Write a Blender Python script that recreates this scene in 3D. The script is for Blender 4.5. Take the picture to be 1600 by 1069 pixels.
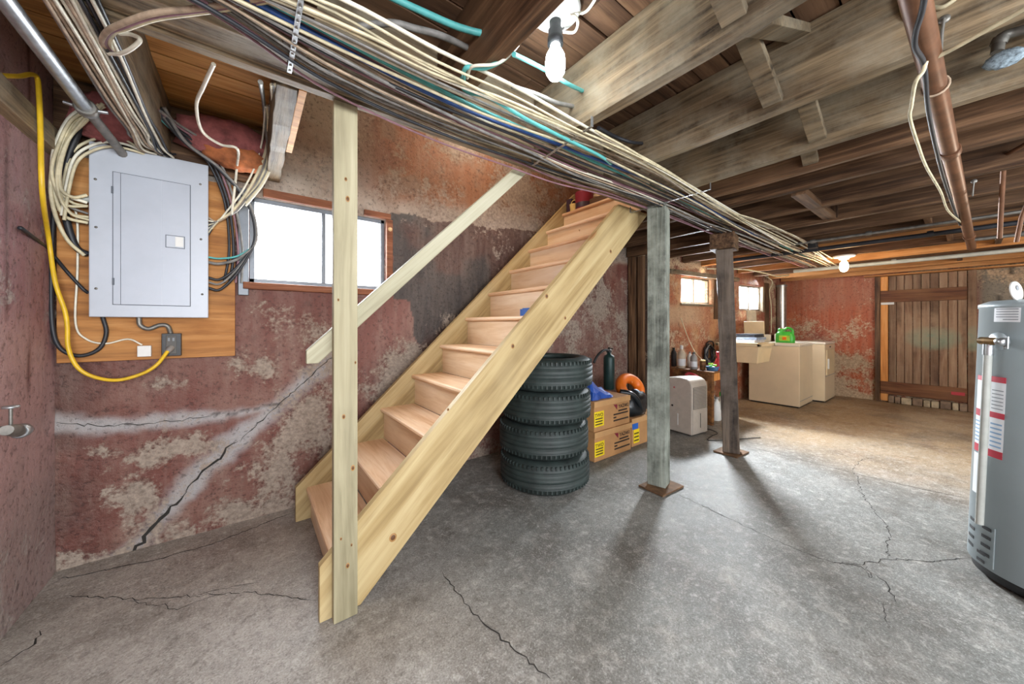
import bpy, bmesh, math, random
import numpy as np
from mathutils import Vector, Matrix, Euler
random.seed(7)
for o in list(bpy.data.objects): bpy.data.objects.remove(o)
SC = bpy.context.scene
COL = SC.collection

# ------------------------------------------------------------------ camera, world, lights, exposure
F, XR, HZ, CH = 540.0, 1510.0, 507.0, 1.22        # focal length in px (1600 wide), right vanishing point, horizon row, eye height
_n = math.hypot(XR-800, F); CA, SA = (XR-800)/_n, F/_n
cam = bpy.data.cameras.new('camera'); camo = bpy.data.objects.new('camera', cam); COL.objects.link(camo)
cam.sensor_width = 36; cam.lens = F/1600*36; cam.shift_y = -(534.5-HZ)/1600; cam.clip_start = .02
camo.location = (0, 0, CH); camo.rotation_euler = (math.pi/2, 0, -math.asin(SA)); SC.camera = camo

w = bpy.data.worlds.new('sky'); SC.world = w; w.use_nodes = True
w.node_tree.nodes['Background'].inputs[0].default_value = (.86, .93, 1, 1)
w.node_tree.nodes['Background'].inputs[1].default_value = 9.0
SC.view_settings.view_transform = 'Standard'; SC.view_settings.look = 'None'
SC.view_settings.gamma = 1; SC.view_settings.use_curve_mapping = False
SC.view_settings.exposure = 0.85

def light(name, kind, loc, energy, color, size=None, target=None, sizey=None, spread=None):
    l = bpy.data.lights.new(name, kind); l.energy = energy; l.color = color
    if kind == 'AREA':
        l.size = size
        if sizey: l.shape = 'RECTANGLE'; l.size_y = sizey
        if spread: l.spread = spread
    else: l.shadow_soft_size = size
    o = bpy.data.objects.new(name, l); COL.objects.link(o); o.location = loc
    if target is not None:
        o.rotation_euler = (Vector(target)-Vector(loc)).to_track_quat('-Z', 'Y').to_euler()
    return o
COOL = (.86, .94, 1.0); WARM = (1.0, .72, .44); DAY = (.88, .94, 1.0)
light('bulb_light', 'POINT', (.94, .96, 2.165), 11, COOL, .05)
light('far_bulb_light', 'POINT', (5.75, .90, 1.78), 46, WARM, .05)
# daylight falling in through the basement windows
light('window_light', 'AREA', (5.22, 2.62, 1.86), 185, DAY, .66, (3.3, 1.0, 0), .34, 1.9)
light('window_light', 'AREA', (6.85, 2.42, 1.84), 40, DAY, .6, (5.0, .6, 0), .36, 2.2)
light('window_light', 'AREA', (.42, 2.98, 1.86), 22, DAY, .78, (.6, .5, 0), .48, 2.4)
# invisible fill lamps added behind the camera
light('rear_fill_area', 'AREA', (2.2, -2.5, 1.55), 78, (.90, .95, 1), 3.2, (2.4, 1.2, 1.2), 1.2)
light('rear_fill_area', 'AREA', (-.1, -2.3, 1.5), 80, (.92, .96, 1), 1.2, (.2, 1.6, 1.2), 1.2)
light('rear_fill_point', 'POINT', (.25, -.6, 1.9), 15, (.95, .97, 1), .1)
light('rear_fill_point', 'POINT', (5.4, -1.2, 1.75), 24, (1, .86, .68), .1)
light('upstairs_light', 'POINT', (1.6, 2.2, 2.98), 9, (1, .9, .78), .1)

# ------------------------------------------------------------------ picture-ray helpers (pixel of the photo -> point on a plane of the room)
def ray(px, py):
    r = (px-800)/F; u = (HZ-py)/F
    return Vector((r*CA+SA, -r*SA+CA, u))
O = Vector((0, 0, CH))
def PX(px, py, x): d = ray(px, py); return O+d*(x/d.x)
def PY(px, py, y): d = ray(px, py); return O+d*(y/d.y)
def PZ(px, py, z): d = ray(px, py); return O+d*((z-CH)/d.z)
WA, WB = Vector((4.1, 2.5)), Vector((8.05, 2.06))
WT = (WB-WA).normalized(); WN = Vector((-WT.y, WT.x))
def PW(px, py, off=0):
    d = ray(px, py); k = (WA-WN*off).dot(WN)/Vector((d.x, d.y)).dot(WN); return O+d*k

# ------------------------------------------------------------------ numpy value noise for masks
_R = np.random.RandomState(3).rand(256, 256)
def vnoise(x, y):
    xi = np.floor(x).astype(int); yi = np.floor(y).astype(int); fx = x-xi; fy = y-yi
    fx = fx*fx*(3-2*fx); fy = fy*fy*(3-2*fy)
    g = lambda a, b: _R[a % 256, b % 256]
    return (g(xi, yi)*(1-fx)+g(xi+1, yi)*fx)*(1-fy)+(g(xi, yi+1)*(1-fx)+g(xi+1, yi+1)*fx)*fy
def fbm(x, y, s, o=4, seed=0):
    x = x*s+seed*17.3; y = y*s+seed*31.7; a = .5; t = 0
    for _ in range(o): t = t+a*vnoise(x, y); x = x*2.03+5.1; y = y*2.03+9.7; a *= .5
    return t/(1-.5**o)
def sst(a, b, x): t = np.clip((x-a)/(b-a), 0, 1); return t*t*(3-2*t)
def polydist(x, y, pts):
    d = np.full(x.shape, 1e9)
    for (ax, ay), (bx, by) in zip(pts[:-1], pts[1:]):
        vx, vy = bx-ax, by-ay; L = vx*vx+vy*vy+1e-12
        t = np.clip(((x-ax)*vx+(y-ay)*vy)/L, 0, 1)
        d = np.minimum(d, np.hypot(x-ax-t*vx, y-ay-t*vy))
    return d
def inpoly(x, y, pts):
    c = np.zeros(x.shape, bool); n = len(pts)
    for i in range(n):
        (ax, ay), (bx, by) = pts[i], pts[(i+1) % n]
        k = ((ay > y) != (by > y)) & (x < (bx-ax)*(y-ay)/((by-ay) if by != ay else 1e-9)+ax); c ^= k
    return c
def lin(h):
    h = h.lstrip('#'); v = [int(h[i:i+2], 16)/255 for i in (0, 2, 4)]
    return tuple(x/12.92 if x <= .04045 else ((x+.055)/1.055)**2.4 for x in v)
def C4(h): return (*lin(h), 1) if isinstance(h, str) else (*h, 1)

# ------------------------------------------------------------------ materials
class N:
    def __init__(s, name):
        s.m = bpy.data.materials.new(name); s.m.use_nodes = True; s.t = s.m.node_tree; s.t.nodes.clear()
        s.out = s.n('ShaderNodeOutputMaterial')
    def n(s, k, **kw):
        x = s.t.nodes.new(k)
        for a, b in kw.items(): setattr(x, a, b)
        return x
    def l(s, a, b): s.t.links.new(a, b)
    def set(s, sock, v):
        if hasattr(v, 'is_linked') or isinstance(v, bpy.types.NodeSocket): s.l(v, sock)
        else: sock.default_value = v
    def obj(s, scale=(1, 1, 1), rot=(0, 0, 0), loc=(0, 0, 0)):
        c = s.n('ShaderNodeTexCoord'); m = s.n('ShaderNodeMapping')
        m.inputs['Scale'].default_value = scale; m.inputs['Rotation'].default_value = rot; m.inputs['Location'].default_value = loc
        s.l(c.outputs['Object'], m.inputs['Vector']); return m.outputs[0]
    def shift(s, v):
        i = s.n('ShaderNodeObjectInfo'); a = s.n('ShaderNodeVectorMath', operation='MULTIPLY_ADD')
        cb = s.n('ShaderNodeCombineXYZ')
        for k in range(3): s.l(i.outputs['Random'], cb.inputs[k])
        s.l(cb.outputs[0], a.inputs[0]); a.inputs[1].default_value = (37, 53, 71); s.l(v, a.inputs[2]); return a.outputs[0]
    def noise(s, v, scale, detail=4, rough=.55, dist=0):
        x = s.n('ShaderNodeTexNoise'); s.l(v, x.inputs['Vector']); x.inputs['Scale'].default_value = scale
        x.inputs['Detail'].default_value = detail; x.inputs['Roughness'].default_value = rough; x.inputs['Distortion'].default_value = dist
        return x.outputs['Fac']
    def ramp(s, f, stops, mode='LINEAR'):
        x = s.n('ShaderNodeValToRGB'); e = x.color_ramp.elements; x.color_ramp.interpolation = mode
        while len(e) < len(stops): e.new(.5)
        for el, (p, c) in zip(e, stops):
            el.position = p; el.color = C4(c) if not isinstance(c, (int, float)) else (c, c, c, 1)
        s.set(x.inputs[0], f); return x.outputs[0]
    def mix(s, a, b, f, mode='MIX'):
        x = s.n('ShaderNodeMix', data_type='RGBA', blend_type=mode)
        s.set(x.inputs[0], f)
        s.set(x.inputs[6], C4(a) if isinstance(a, (str, tuple)) else a); s.set(x.inputs[7], C4(b) if isinstance(b, (str, tuple)) else b)
        return x.outputs[2]
    def math(s, op, a, b=0.0):
        x = s.n('ShaderNodeMath', operation=op); s.set(x.inputs[0], a); s.set(x.inputs[1], b); return x.outputs[0]
    def attr(s, name, fac=False):
        x = s.n('ShaderNodeAttribute'); x.attribute_name = name; return x.outputs['Fac' if fac else 'Color']
    def rnd(s): return s.n('ShaderNodeObjectInfo').outputs['Random']
    def bump(s, h, st, d=.01):
        x = s.n('ShaderNodeBump'); x.inputs['Strength'].default_value = st; x.inputs['Distance'].default_value = d; s.set(x.inputs['Height'], h); return x.outputs[0]
    def pr(s, col, rough=.6, metal=0, normal=None, spec=.5, **kw):
        p = s.n('ShaderNodeBsdfPrincipled')
        s.set(p.inputs['Base Color'], C4(col) if isinstance(col, (str, tuple)) else col); s.set(p.inputs['Roughness'], rough); s.set(p.inputs['Metallic'], metal)
        p.inputs['Specular IOR Level'].default_value = spec
        if normal is not None: s.l(normal, p.inputs['Normal'])
        for k, v in kw.items(): s.set(p.inputs[k], v)
        s.l(p.outputs[0], s.out.inputs[0]); return s.m

def plain(name, col, rough=.5, metal=0, var=.08, scale=14, bump=.1, spec=.5):
    n = N(name); v = n.obj()
    f = n.noise(v, scale, 5, .6); g = n.noise(v, scale*7, 3)
    lo = tuple(c*(1-var*2) for c in lin(col)); hi = tuple(min(1, c*(1+var*2)) for c in lin(col))
    c = n.ramp(f, [(.3, lo), (.7, hi)])
    return n.pr(c, n.math('ADD', rough-.06, n.math('MULTIPLY', f, .12)), metal, n.bump(g, bump, .002), spec)

def wood(name, dark, mid, light, axis=0, rot=(0, 0, 0), across=26, along=1.3, knots=0, bump=.25, rough=.65, grey=None, contrast=1.0, varr=.25):
    n = N(name); sc = [across]*3; sc[axis] = along
    v0 = n.shift(n.obj(rot=rot)); m = n.n('ShaderNodeMapping'); n.l(v0, m.inputs[0]); m.inputs['Scale'].default_value = sc; v = m.outputs[0]
    g = n.noise(v, 1.0, 6, .62, .5); fine = n.noise(v, 4.0, 4, .6); big = n.noise(v0, 2.2, 3, .5)
    c = n.ramp(g, [(.5-.2/contrast, dark), (.5, mid), (.5+.22/contrast, light)])
    c = n.mix(c, dark, n.math('MULTIPLY', n.ramp(fine, [(.30, 1.0), (.48, 0.0)]), .45))
    c = n.mix(c, light, n.math('MULTIPLY', n.ramp(big, [(.45, 0.0), (.75, 1.0)]), .45))
    if grey:
        gg = n.noise(v0, 5.5, 6, .68); c = n.mix(c, grey, n.math('MULTIPLY', n.ramp(gg, [(.42, 0.0), (.66, 1.0)]), .75))
    h = n.math('ADD', g, n.math('MULTIPLY', fine, .5))
    if knots:
        ms = n.n('ShaderNodeMapping'); n.l(v0, ms.inputs[0]); s3 = [1.0]*3; s3[axis] = .55; ms.inputs['Scale'].default_value = s3
        vo = n.n('ShaderNodeTexVoronoi'); n.l(ms.outputs[0], vo.inputs[0]); vo.inputs['Scale'].default_value = knots
        d = n.math('ADD', vo.outputs['Distance'], n.math('MULTIPLY', fine, .03))
        c = n.mix(c, '#8a5a30', n.ramp(d, [(.075, .75), (.13, 0.0)])); c = n.mix(c, '#4a2c18', n.ramp(d, [(.03, .9), (.06, 0.0)]))
    r = n.rnd(); br = n.math('ADD', 1-varr/2, n.math('MULTIPLY', r, varr))
    bc = n.n('ShaderNodeCombineColor')
    for k in range(3): n.l(br, bc.inputs[k])
    c = n.mix(c, bc.outputs[0], 1.0, 'MULTIPLY')
    return n.pr(c, rough, 0, n.bump(h, bump, .006), .3)

M = {}
ST = math.atan2(.2150, .226)                      # stair slope
for ax, nm in ((0, 'x'), (1, 'y'), (2, 'z')):
    M['pine_'+nm] = wood('pine_'+nm, '#b98f5e', '#d9b98c', '#e8d2ac', ax, knots=3.2, bump=.08, rough=.55, across=20, along=1.0, varr=.08)
    M['old_'+nm] = wood('old_timber_'+nm, '#2e261c', '#71614b', '#9c886a', ax, bump=.7, grey='#8f8673', across=30, along=1.6, contrast=1.1, varr=.3)
    M['brown_'+nm] = wood('brown_timber_'+nm, '#20150e', '#573e2a', '#86674b', ax, bump=.5, across=30, along=1.5, varr=.3)
M['pine_slope'] = wood('pine_slope', '#816a44', '#a58e62', '#bba87e', 0, rot=(0, ST, 0), knots=2.6, contrast=1.2, bump=.1, rough=.55, across=13, along=.7, varr=.06)
M['pine_green'] = wood('pine_greenish', '#80785e', '#9f977a', '#b5ad92', 2, knots=3.4, bump=.12, rough=.65, across=16, along=.8, varr=.05)
M['pine_rail'] = wood('pine_rail', '#88826a', '#a6a188', '#bcb8a2', 0, rot=(0, ST, 0), knots=2.0, bump=.12, rough=.7, across=16, along=.7, varr=.05)
M['tread'] = wood('tread_wood', '#bd8f66', '#dcb894', '#ead0b2', 1, bump=.05, rough=.5, across=18, along=1.0, varr=.08)
M['riser'] = wood('riser_plywood', '#c8a37c', '#dec3a0', '#ead6bc', 1, bump=.05, rough=.55, across=9, along=.9, varr=.08)
M['ply'] = wood('plywood', '#70431f', '#a9713a', '#c8945a', 0, bump=.15, across=16, along=1.4, contrast=.9, varr=.05)
M['subfloor'] = wood('subfloor_board', '#33231a', '#5f4634', '#7d6048', 0, bump=.4, across=22, along=1.2, varr=.35)
M['subfloor_orange_lit'] = wood('subfloor_orange_lit', '#8a5a2a', '#c48c4e', '#dcae70', 0, bump=.3, across=22, along=1.2, varr=.2, knots=2.0)  # orange boards lightened, the light in the left bay painted in
M['post_grey'] = wood('post_grey', '#282824', '#60645c', '#92988c', 2, bump=.9, across=18, along=1.0, grey='#9aa096', varr=.1)
M['post_dark'] = wood('post_dark', '#1a1410', '#4c4036', '#867666', 2, bump=.9, across=20, along=1.0, grey='#6b5f55', varr=.1)
M['door_wood'] = wood('door_wood', '#46301f', '#7f5f46', '#a88e72', 2, bump=.5, across=20, along=1.2, grey='#8c7058', varr=.4)
def door_mat():
    m = M['door_wood']; t = m.node_tree; pr = [x for x in t.nodes if x.type == 'BSDF_PRINCIPLED'][0]; src = pr.inputs['Base Color'].links[0].from_socket
    n = N.__new__(N); n.m = m; n.t = t; v = n.obj(); sep = n.n('ShaderNodeSeparateXYZ'); n.l(v, sep.inputs[0])
    nz = n.noise(v, 7, 6, .65); def_ = lambda y0, z0, ry, rz: n.math('SUBTRACT', 1.0, n.math('ADD', n.math('POWER', n.math('ABSOLUTE', n.math('DIVIDE', n.math('SUBTRACT', sep.outputs[1], y0), ry)), 2.0), n.math('POWER', n.math('ABSOLUTE', n.math('DIVIDE', n.math('SUBTRACT', sep.outputs[2], z0), rz)), 2.0)))
    k = n.math('MULTIPLY', def_(-.10, 1.02, .34, .22), nz); c = n.mix(src, '#6f9480', n.math('MULTIPLY', n.ramp(k, [(.12, 0.0), (.40, 1.0)]), .75))
    k2 = n.math('MULTIPLY', def_(-.05, 1.15, .55, .5), nz); c = n.mix(c, '#a98a6c', n.math('MULTIPLY', n.ramp(k2, [(.25, 0.0), (.5, 1.0)]), .55))
    n.l(c, pr.inputs['Base Color'])
door_mat()
M['door_brace'] = wood('door_brace', '#3a2014', '#6a4229', '#8a6240', 1, bump=.5, across=20, along=1.2, varr=.2)
M['stud_orange'] = wood('stud_orange', '#a2602a', '#cf8b48', '#dea266', 2, bump=.2, across=20, along=1.0, varr=.1)
M['joist_orange'] = wood('joist_orange', '#7a4a24', '#b67c46', '#cf9a64', 1, bump=.4, across=24, along=1.2, varr=.2)
M['table_wood'] = wood('table_wood', '#3c2615', '#6b4628', '#8f6238', 0, bump=.3, across=18, along=1.2, varr=.1)
M['frame_brown'] = wood('frame_brown', '#4a2414', '#7c4a2e', '#96644a', 0, bump=.4, across=24, along=2, varr=.15)
M['box_card'] = plain('cardboard', '#b98a5a', .8, var=.06, scale=6)
M['tape_tan'] = plain('packing_tape', '#c79a68', .35, var=.03)
M['panel_grey'] = plain('panel_grey', '#aeb4bd', .42, .1, var=.03, scale=5, bump=.03)
M['panel_grey2'] = plain('panel_door_grey', '#a9afb9', .42, .1, var=.03, scale=5, bump=.03)
M['line_dark'] = plain('shadow_gap_paint', '#5a6068', .7)
M['steel'] = plain('galvanised_steel', '#a8acae', .38, .85, var=.12, scale=30)
M['steel_dull'] = plain('dull_steel', '#82807a', .5, .7, var=.15, scale=30)
M['rust'] = plain('rusty_plate', '#6b5038', .8, .3, var=.25, scale=20, bump=.4)
M['copper'] = plain('old_copper', '#714d36', .45, .35, var=.16, scale=12)
M['brass'] = plain('brass', '#8d6f45', .4, .8, var=.2, scale=40)
M['black'] = plain('black_plastic', '#1c1d1f', .45, var=.1)
M['black_rubber'] = plain('black_rubber', '#1e2022', .6, var=.15)
M['tire'] = plain('tire_rubber', '#27312f', .6, var=.22, scale=9, bump=.2)
M['white'] = plain('white_plastic', '#d8d8d4', .45, var=.03)
M['porcelain'] = plain('porcelain', '#e4e6e4', .25, var=.02)
M['cream'] = plain('cream_enamel', '#d9c6a6', .35, var=.03, scale=3, bump=.02)
M['cream2'] = plain('cream_plastic', '#d8c39c', .5, var=.05, scale=4)
M['washer_white'] = plain('white_enamel', '#dcd2c0', .3, var=.03, scale=3, bump=.02)
M['dehum'] = plain('warm_grey_plastic', '#b3aa9f', .5, var=.04)
M['dark_grey'] = plain('dark_grey_plastic', '#55534f', .6)
M['heater'] = plain('grey_enamel', '#a6b3b8', .35, .15, var=.03, scale=3, bump=.02)
M['pvc'] = plain('pale_pipe', '#a9aca6', .5, var=.06)
M['paper'] = plain('paper_label', '#dcdfe2', .55, var=.03)
M['red_print'] = plain('red_print', '#b5283c', .55, var=.05)
M['blue_print'] = plain('pale_blue_print', '#86a6c4', .55, var=.05)
M['ink'] = plain('black_ink', '#3b2f26', .7)
M['ink_grey'] = plain('grey_ink', '#8d9297', .7)
M['yellow_label'] = plain('yellow_label', '#f0d21e', .6, var=.04)
M['yellow'] = plain('yellow_cord', '#d8b024', .45, var=.08)
M['cab_cream'] = plain('cream_cable', '#c6bc9c', .55, var=.15, scale=18)
M['cab_white'] = plain('white_cable', '#dcd8c6', .5, var=.1, scale=18)
M['cab_brown'] = plain('dusty_brown_cable', '#a08c76', .7, var=.2, scale=22)
M['cab_grey'] = plain('grey_cable', '#787672', .6, var=.2, scale=22)
M['cab_dark'] = plain('black_cable', '#24262b', .5, var=.2)
M['cab_blue'] = plain('blue_cable', '#2f5394', .45, var=.15)
M['cab_teal'] = plain('teal_cable', '#58aeac', .5, var=.12)
M['cab_pink'] = plain('mauve_cable', '#85626a', .55, var=.15)
M['blue_bag'] = plain('blue_bag', '#2450a6', .35, var=.12, scale=8, bump=.3)
M['tape_blue'] = plain('blue_painters_tape', '#2a62b8', .6, var=.08)
M['bag_black'] = plain('black_bag', '#14181b', .3, var=.2, scale=10, bump=.3)
M['ext_green'] = plain('dark_green_tank', '#1f3a38', .4, .2, var=.1)
M['orange'] = plain('orange_plastic', '#e0701c', .4, var=.08, scale=6)
M['green'] = plain('green_plastic', '#3fae3a', .35, var=.06)
M['green_light'] = plain('light_green', '#a6d24a', .45)
M['red'] = plain('red_plastic', '#b0303a', .35, var=.06)
M['red_can'] = plain('red_tin', '#8e2c3e', .4, .2, var=.06)
M['purple'] = plain('dark_purple', '#3a2434', .5)
M['yellow_cream'] = plain('cream_yellow', '#dcc078', .5)
M['beige'] = plain('beige_plastic', '#c5b7a0', .5)
M['grey_plastic'] = plain('grey_plastic', '#8f8c88', .5)
M['blue_dish'] = plain('blue_dish', '#3f6a92', .4)
M['cloth_dark'] = plain('dark_cloth', '#33353c', .9, var=.2, scale=20, bump=.5)
M['cloth_blue'] = plain('blue_grey_cloth', '#9aa6ba', .9, var=.2, scale=20, bump=.5)
M['cloth_white'] = plain('white_cloth', '#c9c6c4', .9, var=.1, scale=20, bump=.5)
M['foil'] = plain('foil_duct', '#b6b2aa', .3, .9, var=.1, scale=40, bump=.4)
M['insul'] = plain('pink_insulation', '#9a5a58', .95, var=.25, scale=16, bump=1.0)
M['insul_orange'] = plain('amber_insulation_paper', '#b06a40', .8, var=.3, scale=12, bump=.6)
M['win_metal'] = plain('grey_window_frame', '#6b7076', .45, .4, var=.08)
M['knot_rim'] = plain('knot_rim', '#9a7444', .6)
M['knot_core'] = plain('knot_core', '#5c3c22', .6)
M['crack'] = plain('crack_dirt', '#2c2926', .95, var=.2)
M['stone'] = plain('rubble_stone', '#8a7460', .9, var=.25, scale=9, bump=.6)
M['stone_pale'] = plain('pale_rubble_stone', '#b5a488', .9, var=.25, scale=9, bump=.6)
M['foam'] = plain('foam_lump', '#8fa0aa', .9, var=.35, scale=90, bump=1.0)

def emis(name, col, s):
    n = N(name); e = n.n('ShaderNodeEmission'); e.inputs[0].default_value = (*col, 1); e.inputs[1].default_value = s; n.l(e.outputs[0], n.out.inputs[0]); return n.m
M['bulb'] = emis('lit_bulb', (.9, .96, 1), 22); M['bulb_warm'] = emis('lit_warm_bulb', (1, .78, .48), 26)
def glassm(name, tint=(1, 1, 1), gloss=.06, haze=0.0):
    n = N(name); t = n.n('ShaderNodeBsdfTransparent'); t.inputs[0].default_value = (*tint, 1)
    g = n.n('ShaderNodeBsdfGlossy'); g.inputs['Roughness'].default_value = .08
    x = n.n('ShaderNodeMixShader'); x.inputs[0].default_value = gloss; n.l(t.outputs[0], x.inputs[1]); n.l(g.outputs[0], x.inputs[2])
    o = x.outputs[0]
    if haze:
        d = n.n('ShaderNodeBsdfTranslucent'); d.inputs[0].default_value = (.9, .92, .95, 1)
        y = n.n('ShaderNodeMixShader'); y.inputs[0].default_value = haze; n.l(o, y.inputs[1]); n.l(d.outputs[0], y.inputs[2]); o = y.outputs[0]
    n.l(o, n.out.inputs[0]); return n.m
M['glass'] = glassm('window_glass'); M['plastic_sheet'] = glassm('window_plastic_sheet', (.97, .98, 1), .05, .35)

# masonry: colour attribute for paint and its stains, 'peel' attribute says where the plaster comes through
def masonry(name, peel_a, peel_b, amt=1.0, bumpd=.02):
    n = N(name); v = n.obj()
    paint = n.attr('paint'); peel = n.attr('peel', True); crack = n.attr('crack', True)
    a = n.noise(v, 3.2, 8, .68, .3); b = n.noise(v, 11, 7, .7, .2); f = n.noise(v, 48, 5, .65)
    ms = n.n('ShaderNodeMapping'); n.l(v, ms.inputs[0]); ms.inputs['Scale'].default_value = (9, 9, .9); drip = n.noise(ms.outputs[0], 1.6, 5, .65)
    s = n.math('ADD', n.math('MULTIPLY', a, .62), n.math('ADD', n.math('MULTIPLY', b, .30), n.math('MULTIPLY', f, .26)))
    s = n.math('ADD', s, n.math('MULTIPLY', peel, amt))
    k = n.ramp(s, [(.645, 0.0), (.715, 1.0)])
    k2 = n.math('MULTIPLY', n.ramp(n.math('ADD', n.math('MULTIPLY', drip, .8), n.math('MULTIPLY', f, .25)), [(.47, 0.0), (.66, 1.0)]), .75)
    c = n.mix(paint, peel_b, n.math('MULTIPLY', k2, n.math('ADD', .25, n.math('MULTIPLY', peel, 1.2))))
    c = n.mix(c, '#1b1210', n.math('MULTIPLY', n.ramp(b, [(.32, 1.0), (.44, 0.0)]), .32))
    c = n.mix(c, '#2a1c18', n.math('MULTIPLY', n.ramp(f, [(.36, 1.0), (.44, 0.0)]), .5))
    pl = n.ramp(f, [(.3, peel_a), (.68, peel_b)])
    c = n.mix(c, pl, k)
    c = n.mix(c, '#191614', crack)
    h = n.math('SUBTRACT', n.math('ADD', n.math('MULTIPLY', f, .35), n.math('MULTIPLY', b, .5)), n.math('MULTIPLY', k, .25))
    h = n.math('SUBTRACT', h, n.math('MULTIPLY', crack, 1.0))
    return n.pr(c, n.math('ADD', .5, n.math('MULTIPLY', k, .4)), 0, n.bump(h, .8, bumpd), .35)
M['wall'] = masonry('painted_masonry', '#76695f', '#a39486')
M['wall_near'] = masonry('painted_masonry_pink', '#857a76', '#aca19b', .9)
M['wall_far'] = masonry('painted_masonry_orange', '#8f7860', '#cbb294')

def floor_mat():
    n = N('concrete_floor'); v = n.obj(); t = n.attr('paint'); cr = n.attr('crack', True)
    a = n.noise(v, 1.7, 8, .66, .4); b = n.noise(v, 9, 7, .7, .2); f = n.noise(v, 150, 5, .75); e = n.noise(v, 24, 6, .72, .3)
    c = n.mix(t, '#4f463d', n.math('MULTIPLY', n.ramp(a, [(.34, 1.0), (.52, 0.0)]), .55))
    c = n.mix(c, '#c3bdb4', n.math('MULTIPLY', n.ramp(b, [(.52, 0.0), (.72, 1.0)]), .38))
    c = n.mix(c, '#4a4138', n.math('MULTIPLY', n.ramp(b, [(.30, 1.0), (.44, 0.0)]), .5))
    c = n.mix(c, '#3a332c', n.math('MULTIPLY', n.ramp(f, [(.36, 1.0), (.48, 0.0)]), .5))
    c = n.mix(c, '#d8d8d2', n.math('MULTIPLY', n.ramp(f, [(.54, 0.0), (.66, 1.0)]), .42))
    c = n.mix(c, '#cdc9c2', n.math('MULTIPLY', n.ramp(e, [(.54, 0.0), (.68, 1.0)]), .4)); c = n.mix(c, '#453d36', n.math('MULTIPLY', n.ramp(e, [(.32, 1.0), (.44, 0.0)]), .45))
    c = n.mix(c, '#241f1b', cr)
    h = n.math('SUBTRACT', n.math('ADD', n.math('MULTIPLY', f, .3), n.math('MULTIPLY', b, .5)), n.math('MULTIPLY', cr, 1.0))
    r = n.math('ADD', .42, n.math('MULTIPLY', b, .35))
    return n.pr(c, r, 0, n.bump(h, .5, .012), .4)
M['floor'] = floor_mat()

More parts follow.
